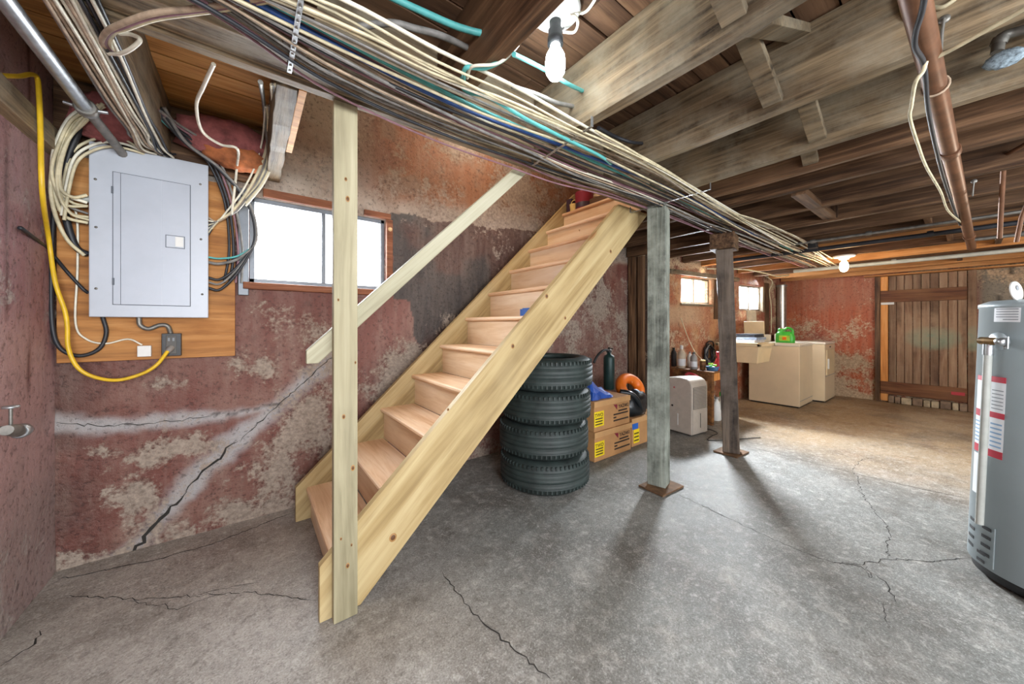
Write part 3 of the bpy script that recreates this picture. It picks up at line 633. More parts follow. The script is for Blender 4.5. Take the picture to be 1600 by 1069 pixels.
# ------------------------------------------------------------------ windows
def window(name, P, u0, u1, z0, z1, depth, sheet, frame='win_metal', mull=True):
    r = sempty(name, P(0, 0, z0) if False else (0, 0, 0)); f = MB(); t = .028
    def slab(m, a, b, c, d, e0, e1):
        vs = [P(uu, ee, zz) for ee in (e0, e1) for uu, zz in ((a, c), (b, c), (b, d), (a, d))]
        m.add(vs, [[0, 1, 2, 3], [7, 6, 5, 4], [0, 4, 5, 1], [1, 5, 6, 2], [2, 6, 7, 3], [3, 7, 4, 0]])
    for a, b, c, d in ((u0, u1, z0, z0+t), (u0, u1, z1-t, z1), (u0, u0+t, z0, z1), (u1-t, u1, z0, z1)): slab(f, a, b, c, d, depth, depth+.05)
    f.build('window_frame', frame, r, bevel=.003)
    um = (u0+u1)/2
    if mull: m = MB(); slab(m, um-.012, um+.012, z0+t, z1-t, depth+.005, depth+.04); m.build('mullion', frame, r, bevel=.002)
    for a, b in (((u0+t, um), (um, u1-t)) if mull else ((u0+t, u1-t),)):
        g = MB(); slab(g, a+.002, b-.002, z0+t, z1-t, depth+.02, depth+.024); g.build('pane', 'plastic_sheet' if sheet else 'glass', r)
    return r, slab
r1, slab = window('window_1', lambda u, e, z: (u, WY+e, z), W1[0], W1[1], W1[2], W1[3], .03, False)
for a, b, c, d, nm in ((-.03, .875, 1.44, 1.483, 'sill'), (.07, .60, 2.032, 2.085, 'head_casing'), (.68, .875, 2.032, 2.075, 'head_casing'), (.842, .89, 1.485, 2.03, 'side_casing'), (-.055, -.002, 1.40, 2.06, 'side_casing')):
    m = MB(); slab(m, a, b, c, d, -.035 if nm == 'sill' else -.022, .03); m.build(nm, 'frame_brown' if nm != 'side_casing' or a > 0 else 'win_metal', r1, bevel=.004)
MB().lathe([(.0, -.004), (.016, -.004), (.016, 0), (0, 0)], (.867, WY-.023, 1.955), 14, axis=(0, 1, 0)).build('wood_plug', 'pine_y', r1)
PWf = lambda u, e, z: (WA.x+WT.x*u+WN.x*e, WA.y+WT.y*u+WN.y*e, z)
r2, slab2 = window('window_2', PWf, W2[0], W2[1], W2[2], W2[3], .04, False, 'old_x')
m = MB(); slab2(m, W2[0]-.02, W2[1]+.02, W2[2]-.035, W2[2], -.02, .05); m.build('sill', 'old_x', r2, bevel=.003)
r3, slab3 = window('window_3', PWf, W3[0], W3[1], W3[2], W3[3], .03, True, 'old_x')
m = MB(); slab3(m, W3[1]-.01, W3[1]+.05, W3[2]-.02, W3[3], -.02, .03); m.build('side_casing', 'old_z', r3, bevel=.003)
# lintel planks over laundry windows
m = MB(); slab2(m, W2[0]-.3, W3[0]-.1, 1.91, 1.97, -.05, .02); struct(m.build('trim_5', 'old_x'))
m = MB(); slab2(m, W2[1]+.06, W2[1]+.16, 1.3, 1.9, -.015, .02); struct(m.build('trim_6', 'brown_z'))
m = MB(); slab2(m, W3[1]+.09, W3[1]+.22, 1.05, 1.95, -.02, .02); struct(m.build('trim_7', 'brown_z'))

# ------------------------------------------------------------------ far door
dr = sempty('door_1', (FX-.03, (DY0+DY1)/2, 0))
zt = PX(1450, 428, FX).z; zb = PX(1450, 622, FX).z
yS = PX(1389, 500, FX).y; nP = 9
for i in range(nP):
    a = DY0+.03+(yS-.0-DY0-.03)*i/nP; b = DY0+.03+(yS-DY0-.03)*(i+1)/nP
    MB().box(FX-.055-.004*(i % 2), FX-.03, a+.003, b-.003, zb, zt, .003).build('plank', 'door_wood', dr)
MB().box(FX-.075, FX-.03, yS+.004, DY1-.02, .02, zt, .003).build('stud', 'stud_orange', dr)
z1, z2 = PX(1440, 471, FX).z, PX(1440, 452, FX).z; MB().box(FX-.085, FX-.058, DY0+.03, DY1-.02, z1, z2, .004).build('brace', 'door_brace', dr)
z1, z2 = PX(1440, 620, FX).z, PX(1440, 600, FX).z; MB().box(FX-.085, FX-.058, DY0+.03, DY1-.02, z1, z2, .004).build('brace', 'door_brace', dr)
z1 = PX(1380, 475, FX).z; hy = PX(1385, 475, FX).y; MB().box(FX-.1, FX-.078, hy-.09, hy+.05, z1-.018, z1+.018, .003).build('hinge', 'white', dr)
z1 = PX(1495, 614, FX).z; MB().box(FX-.089, FX-.085, DY0+.05, DY0+.17, z1-.022, z1+.022).build('red_plate', 'red', dr)
struct(MB().box(FX-.06, FX-.005, DY1-.018, DY1+.045, 0, zt+.02, .004).build('trim_8', 'brown_z'))
struct(MB().box(FX-.06, FX-.005, DY0-.05, DY0+.026, 0, zt+.02, .004).build('trim_9', 'door_wood'))
struct(MB().box(FX-.16, FX-.005, -.9, 1.0, zt+.005, jz(8)-.002, .004).build('trim_10', 'joist_orange'))
thr = sempty('door_sill', (FX-.04, .4, 0)); thr.name = 'trim_11'; rs = random.Random(4); yy = DY0+.03
while yy < yS-.05:
    wd = rs.uniform(.06, .12); MB().box(FX-.09-rs.uniform(0, .02), FX-.012, yy, min(yy+wd-.008, yS), 0, zb-rs.uniform(.005, .03), .014).build('stone', rs.choice(['stone', 'stone_pale', 'stone']), thr); yy += wd

# ------------------------------------------------------------------ staircase
T0, TZ, DX, DZ = .283, .2, .226, .2152
Y0, Y1, Y2, Y3 = 1.595, 1.633, 2.50, 2.538
st = thing('staircase', (.23, 2.06, 0), 'new pale pine staircase with closed stringers climbing along the red wall', 'staircase')
sl = math.tan(ST)
def stringer(y0, y1, z0top, xe, ze, flat):
    top = lambda x: z0top+sl*(x-.228)
    bot = lambda x: -.0+sl*(x-.386)
    if flat: poly = [(.228, 0), (.386, 0), (.386+ze/sl, ze), (.228+(ze-z0top)/sl, ze), (.228, z0top)]
    else: poly = [(.228, 0), (.386, 0), (xe, bot(xe)), (xe, top(xe)), (.228, z0top)]
    return MB().prism(poly, y0, y1).build('stringer', 'pine_slope', st, bevel=.003)
stringer(Y0, Y1, .228, 0, 2.132, True)
stringer(Y2, Y3, .21, 2.74, 0, False)
for k in range(11):
    x = T0+DX*k; z = TZ+DZ*k
    x1 = x+DX+.02 if k < 10 else x+DX+.012
    ya = Y1+.001; m = MB()
    # tread with a rounded nosing
    prof = [(x+.012, z-.030), (x+.003, z-.024), (x, z-.015), (x+.003, z-.005), (x+.012, z), (x1, z), (x1, z-.030)]
    m.prism(prof, ya, Y2-.001); m.build('tread', 'tread', st)
    MB().box(x+.026, x+.042, ya, Y2-.001, (z-DZ if k else 0)+.0005, z-.0305).build('riser', 'riser', st)
x = T0+DX*11; z = TZ+DZ*11
MB().box(x-.012+.026, x+.030, Y1+.001, Y2-.001, z-DZ+.0005, z-.031).build('riser', 'riser', st)
MB().prism([(x+.012, z-.030), (x+.003, z-.024), (x, z-.015), (x+.003, z-.005), (x+.012, z), (x+.14, z), (x+.14, z-.030)], Y1+.001, Y2-.001).build('tread', 'tread', st)
struct(MB().box(2.832, 3.5, 1.585, WY-.02, 2.53, z-.002).build('floor_landing', 'tread'))
# painter's tape left on a riser
p = PY(815, 490, 1.78); kx = min(range(11), key=lambda k: abs(PX(832, 486, T0+DX*k+.026).y-1.7)); kk = 6
xr = T0+DX*kk+.026
a, b = PX(813, 488, xr), PX(830, 481, xr)
tp = MB(); zb_ = TZ+DZ*(kk-1)+.006
tp.box(xr-.0025, xr-.0005, Y1+.004, a.y, zb_, zb_+.055); tp.box(xr-.004, xr-.002, Y1+.004, a.y-.03, zb_+.02, zb_+.062)
tag(tp.build('painters_tape', 'tape_blue'), "scrap of blue painter's tape stuck low on a stair riser", 'tape')

# pine post at the foot of the stair
np_ = thing('pine_post', (.318, 1.573, 0), 'new greenish pine post at the foot of the stairs, floor to header', 'post')
MB().box(.273, .364, 1.553, 1.592, 0, 2.136, .003).build('stud', 'pine_green', np_)
def knot(par, c, r, sx=1.4, sy=1.0):
    MB().lathe([(r, -.0006), (r*.9, -.0014), (0, -.0014)], c, 14, axis=(0, 1, 0), sx=sx, sy=sy, mi=0).build('knot', 'knot_rim', par)
    MB().lathe([(r*.62, -.0014), (r*.55, -.0022), (0, -.0022)], c, 12, axis=(0, 1, 0), sx=sx, sy=sy).build('knot', 'knot_core', par)
for zz, xx, rr in ((1.82, .318, .007), (1.74, .325, .010), (1.32, .29, .005), (.84, .31, .008), (.62, .345, .010), (.34, .30, .005), (.22, .325, .009), (.30, .34, .005), (1.06, .355, .005)): knot(np_, (xx, 1.553, zz), rr, .8, 1.3)
for px, py, rr in ((954, 393, .012), (854, 463, .013), (883, 497, .010), (801, 541, .012), (614, 840, .016), (905, 360, .006), (700, 640, .006)):
    c = PY(px, py, Y0); knot(st, (c.x, Y0, c.z), rr, 1.1, 1.25)
# handrail board
hr = thing('handrail', (.2, 1.612, 1.07), 'sloping pine board handrail fixed behind the pine post, above the stairs', 'handrail')
rk = .968; lo_ = lambda x: 1.212+rk*(x-.38); hi_ = lambda x: 1.306+rk*(x-.38)
poly = [(.225, lo_(.225)), (.38+(2.13-1.212)/rk, 2.13), (.38+(2.13-1.306)/rk, 2.13), (.182, hi_(.182)), (.182, lo_(.225))]
MB().prism(poly, 1.594, 1.630).build('rail_board', 'pine_rail', hr, bevel=.003)
# red can and its neighbours at the top of the stairs
cz = TZ+DZ*10
rc = thing('red_tin', (2.665, 2.31, cz), 'red tin standing on the top stair tread', 'tin')
MB().lathe([(.085, 0), (.09, .008), (.09, .17), (.094, .178), (.082, .182), (0, .182)], (2.665, 2.31, cz), 24).build('body', 'red_can', rc)
MB().lathe([(.0905, .02), (.0905, .07)], (2.665, 2.31, cz), 24).build('band', 'purple', rc)
hb = thing('cream_basket', (2.60, 2.40, cz), 'small cream handled basket in front of the red tin on top tread', 'basket')
MB().lathe([(.035, 0), (.042, .07), (.044, .075), (.038, .075), (.032, .006), (0, .006)], (2.605, 2.395, cz), 18).build('bowl', 'yellow_cream', hb)
MB().tube([Vector((2.605, 2.395+.041*math.cos(a), cz+.07+.05*math.sin(a))) for a in np.linspace(0, math.pi, 12)], .005).build('handle', 'yellow_cream', hb)
bx = MB().box(2.60, 2.74, 2.43, 2.495, cz, cz+.15, .006).build('purple_box', 'purple'); tag(bx, 'dark purple box beside the red tin on the top tread', 'box')

# ------------------------------------------------------------------ old posts
def old_post(cx, cy, s, rz, top, lean, mat, plate, prz, cap, label):
    t = thing('timber_post', (cx, cy, 0), label, 'post')
    MB().rbox((cx+plate[2], cy+plate[3], .006), plate[0], plate[1], .012, prz, .002).build('base_plate', 'rust', t)
    m = MB(); vs = []; nz = 16; rr = random.Random(int(cx*100)); h = s/2
    for i in range(nz+1):
        z = .0125+(top-.0125)*i/nz; f = i/nz
        for k, (a, b) in enumerate(((-1, -1), (-.8, -1.02), (.8, -1.02), (1, -1), (1.02, -.8), (1.02, .8), (1, 1), (-1, 1))):
            q = h*(1+rr.uniform(-.025, .025)); X, Y = a*q*.97, b*q*.97
            vs.append((cx+X*math.cos(rz)-Y*math.sin(rz)+lean[0]*f, cy+X*math.sin(rz)+Y*math.cos(rz)+lean[1]*f, z))
    fs = [list(range(8))[::-1], list(range(nz*8, nz*8+8))]
    for i in range(nz):
        for k in range(8): fs.append([i*8+k, i*8+(k+1) % 8, i*8+8+(k+1) % 8, i*8+8+k])
    m.add(vs, fs); m.build('shaft', mat, t, bevel=.004)
    if cap: MB().rbox((cx+lean[0], cy+lean[1], (top+cap)/2+.001), .24, .2, cap-top-.001, rz*.5, .006).build('cap_block', 'brown_x', t)
    return t
old_post(2.478, 1.418, .135, math.radians(15), 2.132, (0, 0), 'post_grey', (.27, .2, -.016, -.03), math.radians(-3), 0, 'square grey weathered timber post on steel plate, right of the stairs')
old_post(3.66, 1.36, .14, math.radians(22), 1.925, (-.053, .04), 'post_dark', (.25, .21, -.0, -.0), math.radians(-3), 2.075, 'leaning dark timber post with a wood block on top')

# ------------------------------------------------------------------ electrical panel and its board
bd = MB().box(NW+.012, -.068, 2.685, 2.70, 1.03, 2.06, .003).build('backing_board', 'ply')
tag(bd, 'orange plywood backing board on the red wall behind the electrical panel', 'board')
PYF = 2.615; q = lambda px, py: PY(px, py, PYF)
a, b = q(138.5, 495), q(325.5, 258); zt_ = (q(138, 220).z+q(325, 258).z)/2; zb_ = (q(140, 495).z+q(326, 497).z)/2
ep = thing('electrical_panel', ((a.x+b.x)/2, 2.66, zb_), 'large light grey breaker panel mounted on the plywood board', 'breaker panel')
MB().box(a.x+.012, b.x-.012, PYF+.012, 2.684, zb_+.012, zt_-.012, .003).build('enclosure', 'panel_grey', ep)
MB().box(a.x, b.x, PYF, PYF+.012, zb_, zt_, .004).build('cover', 'panel_grey', ep)
dx0, dx1 = q(177, 400).x, q(297, 400).x; dz0 = q(240, 477).z; dz1 = q(240, 280).z
MB().box(dx0-.003, dx1+.003, PYF-.001, PYF+.001, dz0-.003, dz1+.003).build('door_gap', 'line_dark', ep)
dx2 = q(189, 400).x
MB().box(dx0, dx2-.0015, PYF-.004, PYF-.0005, dz0, dz1, .001).build('hinge_strip', 'panel_grey2', ep)
dd = MB().box(dx2, dx1, PYF-.005, PYF-.0005, dz0, dz1, .0015).build('door', 'panel_grey2', ep)
e0, e1 = q(260, 386), q(288, 371)
MB().box(e0.x-.003, e1.x+.003, PYF-.0058, PYF-.0049, e0.z-.003, e1.z+.003).build('latch_gap', 'line_dark', dd)
MB().box(e0.x, e1.x, PYF-.0075, PYF-.0049, e0.z, e1.z, .001).build('latch', 'panel_grey', dd)
MB().box((e0.x+e1.x)/2, e1.x-.003, PYF-.009, PYF-.0074, e0.z+.006, e1.z-.003, .001).build('latch_tab', 'white', dd)
xr_ = q(253, 400).x; MB().box(xr_-.0015, xr_+.0015, PYF-.006, PYF-.0049, dz0, dz1).build('rib', 'panel_grey', dd)
for px, py in ((176, 297), (177.5, 440)): c = q(px, py); MB().box(c.x-.004, c.x+.004, PYF-.007, PYF-.0035, c.z-.018, c.z+.018, .001).build('hinge', 'line_dark', ep)
for px, py in ((149, 280), (150, 355), (150, 451), (313, 288), (314, 374), (316, 460)):
    c = q(px, py); MB().lathe([(.006, 0), (.005, -.003), (0, -.004)], (c.x, PYF, c.z), 10, axis=(0, 1, 0)).build('screw', 'steel_dull', ep)
c = PY(127, 310, 2.65); MB().cyl((a.x-.035, 2.65, c.z), (a.x+.012, 2.65, c.z), .017, n=12).build('connector', 'pvc', ep)
# outlet box, junction box, flexible conduit
qa, qb = PY(252, 557, 2.655), PY(283, 521, 2.655)
ob = thing('outlet_box', ((qa.x+qb.x)/2, 2.67, qa.z), 'black outlet box on the plywood with a yellow cord plugged in', 'outlet')
MB().box(qa.x, qb.x, 2.655, 2.684, qa.z, qb.z, .003).build('box', 'black', ob)
MB().box(qa.x+.018, qb.x-.018, 2.651, 2.656, qa.z+.012, qb.z-.012, .003).build('receptacle', 'dark_grey', ob)
mx_ = (qa.x+qb.x)/2
for s in (-1, 1): MB().box(mx_+s*.009-.004, mx_+s*.009+.004, 2.649, 2.652, qb.z-.042, qb.z-.024).build('socket', 'ink_grey', ob)
ja, jb = PY(214, 558, 2.66), PY(236, 540, 2.66)
jbx = MB().box(ja.x, jb.x, 2.66, 2.684, ja.z, jb.z, .004).build('junction_box', 'white'); tag(jbx, 'small white square surface box under the breaker panel', 'box')
cable('flexible_conduit', [PY(217, 496, 2.66), PY(219, 508, 2.66), PY(232, 514, 2.66), PY(250, 508, 2.66), PY(262, 510, 2.66), PY(267, 522, 2.67)], .011, 'steel_dull', 'short grey flexible conduit from panel bottom to the black outlet box', n=8, cat='conduit')
# yellow extension cord
cpts = [PX(0, 118, -.725), PX(30, 119, -.725), PX(48, 116, -.725), PX(58, 122, -.72), PX(61, 150, -.71), PX(63, 200, -.70), PX(66, 300, -.69)]
cpts += [PY(76, 372, 2.60), PY(86, 440, 2.60), PY(101, 485, 2.60), PY(105, 510, 2.60), PY(107, 545, 2.60), PY(122, 575, 2.60), PY(150, 590, 2.60), PY(185, 594, 2.59), PY(222, 584, 2.59), PY(245, 570, 2.59), PY(262, 549, 2.62)]
yc = thing('extension_cord', tuple(cpts[-1]), 'bright yellow extension cord hanging down the corner and looping to the outlet', 'cord')
MB().tube(smooth(cpts, 6), .0085, 8).build('cord', 'yellow', yc)
MB().tube([PY(261, 550, 2.622), PY(266, 545, 2.640), PY(267, 544, 2.652)], [.012, .016, .016], 10).build('plug', 'grey_plastic', yc)

# hose valve on the near wall
v0 = PX(0, 672, -.72); v1 = PX(36, 672, -.70)
hv = thing('hose_valve', tuple(v0), 'corroded metal hose valve on a pipe at the near red wall', 'valve')
vp = Vector((-.70, v0.y-.02, v0.z)); vq = Vector((-.70, v1.y, v1.z))
MB().tube([Vector((-.757, vp.y+.03, vp.z)), Vector((-.70, vp.y+.03, vp.z))], .011, 10).build('stub', 'steel_dull', hv)
MB().tube([vp, vp.lerp(vq, .5), vq-Vector((0, .035, 0))], [.018, .023, .019], 12).build('body', 'steel_dull', hv)
MB().lathe([(.022, -.03), (.026, -.028), (.026, 0), (.02, .003), (0, .003)], tuple(vq), 14, axis=(0, 1, 0)).build('nut', 'steel', hv)
MB().tube([vp+Vector((0, .03, .01)), vp+Vector((.0, .03, .075))], .005, 8).build('stem', 'steel_dull', hv)
MB().lathe([(.02, 0), (.022, .004), (.02, .008), (0, .008)], tuple(vp+Vector((0, .03, .075))), 12).build('handle', 'steel', hv)

# ------------------------------------------------------------------ wiring around the panel
rg = random.Random(11)
def PC(px, py, y, zmax=2.36):
    p = PY(px, py, y); return p if p.z <= zmax else PZ(px, py, zmax)
def jit(pts, a): return [Vector(p)+Vector((rg.uniform(-a, a), rg.uniform(-a, a)*.5, rg.uniform(-a, a))) for p in pts]
GL = 'cables looping into the left side of the panel'
base = [(150, 165, 2.52), (118, 190, 2.55), (97, 225, 2.57), (88, 270, 2.58), (92, 310, 2.60), (108, 335, 2.62), (136, 345, 2.64)]
ends = [332, 338, 345, 352, 312, 308, 398, 318, 326]
for i in range(9):
    off = rg.uniform(-14, 14); pts = [PY(px+off*(1-k/7)+rg.uniform(-3, 3), py+rg.uniform(-5, 5)+(ends[i]-345)*(k/6)**2, y-.01*(i % 3)) for k, (px, py, y) in enumerate(base)]
    cable('cable', pts, rg.choice([.006, .007, .008]), rg.choice(['cab_cream', 'cab_cream', 'cab_white', 'cab_grey']), 'cream house cable drooping in a loop into the left side of the panel', GL)
for i in range(3):
    pts = [PY(px+i*4, py+i*7, 2.62-.012*i) for px, py in ((92, 330), (100, 280), (112, 240), (135, 222), (165, 215), (200, 221), (228, 231))]; pts[-1] = Vector((pts[-1].x, 2.645, zt_-.01))
    cable('cable', pts, .0065, ['cab_cream', 'cab_white', 'cab_cream'][i], 'pale cable arching over the top left corner of the panel', 'cables arching over the panel top')
cable('cable', [PY(128, 195, 2.6), PY(108, 240, 2.62), PY(98, 290, 2.64), PY(103, 340, 2.65), PY(118, 385, 2.66), PY(138, 398, 2.66)], .014, 'cab_dark', 'thick black cable curving down behind the pale cables left of the panel')
cable('cable', [PX(30, 356, -.748), PX(38, 360, -.742), PY(75, 390, 2.66), PY(105, 425, 2.67), PY(128, 450, 2.67), PY(138, 458, 2.68)], .008, 'cab_dark', 'black cable leaving the near wall and sloping to the panel')
cable('cable', [PY(84, 330, 2.675), PY(80, 430, 2.672), PY(82, 510, 2.67), PY(95, 545, 2.67), PY(125, 556, 2.67), PY(155, 545, 2.67), PY(166, 520, 2.67), PY(160, 494, 2.672)], .009, 'cab_dark', 'black cable looping low across the plywood and up into the panel bottom')
cable('cable', [PY(106, 300, 2.66), PY(120, 340, 2.67), PY(121, 420, 2.672), PY(118, 505, 2.672), PY(135, 530, 2.672), PY(165, 537, 2.672), PY(200, 530, 2.672), PY(222, 539, 2.672)], .0045, 'cab_white', 'thin white wire running down the plywood to the small white box')
GR = 'cables feeding the right side of the panel'
xe = b.x-.004
def rcable(pts, endpy, r, m, lab, grp=GR): P = [PC(*p) for p in pts]; P[-1] = Vector((xe, P[-1].y, PY(326, endpy, 2.65).z)); return cable('cable', P, r, m, lab, grp)
for i in range(9):
    o = rg.uniform(-8, 8); e = [350, 356, 345, 362, 368, 352, 340, 358, 364][i]
    rcable([(418+o*.4, 165, 2.50), (417+o, 220, 2.54), (405+o, 262, 2.57), (385+o, 300, 2.60), (362+o, 330, 2.63), (340, 346, 2.65), (326, e, 2.65)], e, rg.choice([.005, .006, .007]), rg.choice(['cab_cream', 'cab_brown', 'cab_grey', 'cab_white', 'cab_dark']), 'cable dropping beside the window and bending into the right of the panel')
for i in range(5):
    o = rg.uniform(-6, 6); e = [402, 434, 441, 450, 410][i]; m = ['cab_teal', 'cab_dark', 'cab_grey', 'cab_dark', 'cab_grey'][i]
    rcable([(232+i*6, 168, 2.40), (285+o, 222, 2.52), (340+o, 265, 2.58), (385+o, 320, 2.62), (395+o, 375, 2.63), (370+o, (e+395)/2, 2.64), (345, e+2, 2.65), (326, e, 2.65)], e, [.006, .008, .006, .008, .009][i], m, ['teal cable sweeping round to the right side of the panel', 'black cable sweeping from the joist round to the panel', 'grey cable sweeping from the joist round to the panel', 'black cable sweeping from the joist round to the panel', 'grey armoured cable sweeping from the joist round to the panel'][i], None if i in (0, 4) else 'dark cables sweeping round to the panel')
for i in range(4):
    cable('cable', [PC(236+i*5, 165+i*3, 2.36), PC(262+i*6, 195, 2.50), PC(300+i*8, 225, 2.58), PC(330+i*6, 262, 2.62), PC(352+i*5, 320, 2.65), PC(358+i*7, 390, 2.67), PC(350+i*9, 442, 2.675)], [.007, .008, .006, .007][i], ['cab_dark', 'cab_dark', 'cab_pink', 'cab_grey'][i], ['black cable hanging down between panel and window', 'black cable hanging down between panel and window', 'mauve cable hanging down between panel and window', 'grey cable hanging down between panel and window'][i], 'dark cables hanging by the window' if i < 2 else None)
cable('cable', [PZ(334, 100, 2.15), PZ(318, 135, 2.16), PZ(307, 165, 2.17), PZ(316, 205, 2.15), PZ(345, 226, 2.14), PZ(371, 233, 2.13), PC(370, 262, 2.59), PC(366, 300, 2.6), PC(362, 335, 2.63)], .007, 'cab_white', 'white cable hanging in a bow in front of the orange subfloor boards')
cable('flexible_conduit', [PZ(407, 128, 2.15), PC(412, 160, 2.45), PC(415, 195, 2.5), PC(419, 232, 2.53), PC(418, 250, 2.55)], .009, 'steel_dull', 'ribbed steel flexible conduit hanging beside the joist end', n=8, cat='conduit')
for i in range(4): cable('cable', [PZ(424+i*3, 132, 2.15), PC(425+i*2, 165, 2.46), PC(420+i*3, 205, 2.5), PC(418+i*3, 250, 2.53), PC(404+i*3, 285, 2.56), PC(384, 310+i*4, 2.60)], .006, ['cab_cream', 'cab_grey', 'cab_cream', 'cab_white'][i], 'cable running down beside the left joist end', 'cables beside the joist end')
# cables clipped under the left joist
for i in range(13):
    x = -.455+.0095*i; z = 2.128-.006*(i % 2); m = ['cab_white', 'cab_cream', 'cab_grey', 'cab_brown'][rg.randrange(4)] if i < 7 else ['cab_white', 'cab_cream', 'cab_grey', 'cab_dark', 'cab_white'][rg.randrange(5)]
    yend = 2.52+rg.uniform(-.1, .06); xq = lambda k: x+.006*math.sin(k*1.7+i)
    cable('cable', [(xq(0), .7, z), (xq(1), 1.2, z-.006), (xq(2), 1.7, z), (xq(3), 2.1, z-.008), (xq(4), 2.35, z), (xq(5)-.004, yend, z-.002), (x*.85-.03, 2.61, z+.004 if i % 2 else z+.02)], .0055, m, 'cable clipped lengthwise under the joist above the panel', 'cables under the joist above the panel')
sc = thing('steel_conduit', (-.535, 2.2, 2.11), 'thick galvanised conduit running to the wall at upper left', 'conduit')
MB().tube([(-.535, -.3, 2.112), (-.535, 2.20, 2.112)], .0235, 14).build('pipe', 'steel', sc)
MB().lathe([(.03, -.02), (.034, -.018), (.034, .018), (.03, .02)], (-.535, 2.2, 2.112), 14, axis=(0, 1, 0)).build('clamp', 'steel_dull', sc)
for s in (-1, 1): MB().cyl((-.535+s*.03, 2.2, 2.112), (-.535+s*.06, 2.2, 2.116), .007, n=8).build('screw', 'steel', sc)
MB().tube(smooth([(-.535, 2.22, 2.112), (-.53, 2.40, 2.11), (-.52, 2.56, 2.10), (-.515, 2.64, 2.09)], 5), .019, 10).build('lead', 'cab_grey', sc)
for i in range(3):
    zz = 2.105+.004*i
    cable('cable', [PZ(172+i*4, 78, 2.13), PZ(160+i*5, 66, 2.118), PZ(168+i*4, 50, 2.10), PZ(190+i*3, 38+i*3, 2.09), PZ(240, 21+i*4, 2.09), PZ(300, 14+i*3, 2.10), PZ(360, 6+i*3, 2.11), PZ(420, -6+i*3, 2.115)], .0085, ['cab_brown', 'cab_pink', 'cab_cream'][i], ['dusty brown cable', 'mauve cable', 'cream cable'][i]+' in the bunch crossing from the left joist to the bundle')
cable('cable', [PZ(170, 84, 2.12), PZ(188, 84, 2.10), PZ(205, 76, 2.09), PZ(219, 62, 2.10), PZ(205, 54, 2.12), PZ(186, 52, 2.125)], .006, 'cab_white', 'white cable end curling in a hook below the left joist')

# ------------------------------------------------------------------ the wide bundle under the joists
def edge(pts): 
    P = sorted([(p.x, p.y) for p in (PZ(a, b, 2.12) for a, b in pts)]); xs = [p[0] for p in P]; ys = [p[1] for p in P]
    return lambda x: float(np.interp(x, xs, ys))
eU = edge(((400, -40), (537, 0), (640, 57), (800, 135), (921, 194), (1010, 240), (1103, 300), (1170, 338), (1230, 365), (1290, 392)))
eL = edge(((230, -50), (330, 8), (400, 64), (455, 102), (520, 138), (640, 198), (860, 278), (1010, 324), (1100, 355), (1180, 382), (1250, 403)))
XS = [-.75, -.4, -.1, .2, .5, .8, 1.15, 1.5, 1.9, 2.35, 2.8, 3.3, 3.9, 4.5, 5.1]
XS2 = XS+[5.6, 6.2]
NB = 35; GB = 'beige cables strapped in the wide bundle'
pal = ['cab_cream']*7+['cab_brown']*8+['cab_white']*3+['cab_grey']*4+['cab_dark']*4+['cab_pink']*3
for i in range(NB):
    u = (i+.5)/NB; ph = rg.uniform(0, 6.28); fr = rg.uniform(.8, 1.6); am = rg.uniform(.03, .12); lay_ = rg.choice([0, 0, 1, 1.6, 2.4])
    m = rg.choice(pal); lab = None
    if i == 12: m = 'cab_blue'; lab = 'bright blue cable running through the middle of the wide bundle'
    if i == 14: m = 'cab_teal'; lab = 'teal cable in the bundle, just on the bulb side of the blue one'
    if i in (1, 4, 6, 38): m = 'cab_white'
    if i in (0, 2, 3, 40, 41): m = 'cab_cream'
    xs = XS2 if i % 3 else XS[:-1]; pts = []
    uu = u
    for x in xs:
        uu_ = min(.99, max(.01, u+am*math.sin(fr*x+ph)+rg.uniform(-.022, .022)))
        y = eU(x)+(eL(x)-eU(x))*uu_
        sag = rg.uniform(0, .01) if lay_ else rg.uniform(0, .004)
        pts.append((x, y, jz(x)-.011-.011*lay_-sag+(.0 if x < 5.2 else -.0)))
    col = {'cab_cream': 'cream', 'cab_brown': 'dusty brown', 'cab_white': 'off-white', 'cab_grey': 'grey', 'cab_dark': 'black', 'cab_pink': 'mauve'}.get(m)
    cable('cable', pts, .0085 if lab else rg.choice([.0045, .005, .0056, .0066]), m, lab or f'{col} cable in the wide bundle strapped along under the joists', None if lab else f'{col} cables of the wide bundle', k=5)
# loose strands ending at the far beam by the warm bulb
for i in range(6):
    a0 = PZ(1105+i*8, 318+i*5, jz(3)-.02); cable('cable', [PZ(930+i*6, 204+i*6, 2.10), PZ(1010+i*5, 250+i*5, 2.10), a0, PZ(1200+i*9, 350+i*4, jz(4.3)-.02), PZ(1262+i*3, 382+i*3, jz(5)-.01), PZ(1300-i*9, 404+i, jz(6)-.01)], .0055, ['cab_cream', 'cab_white', 'cab_brown'][i % 3], 'pale cable fanning out at the far end of the bundle', 'cables fanning out at the far end')
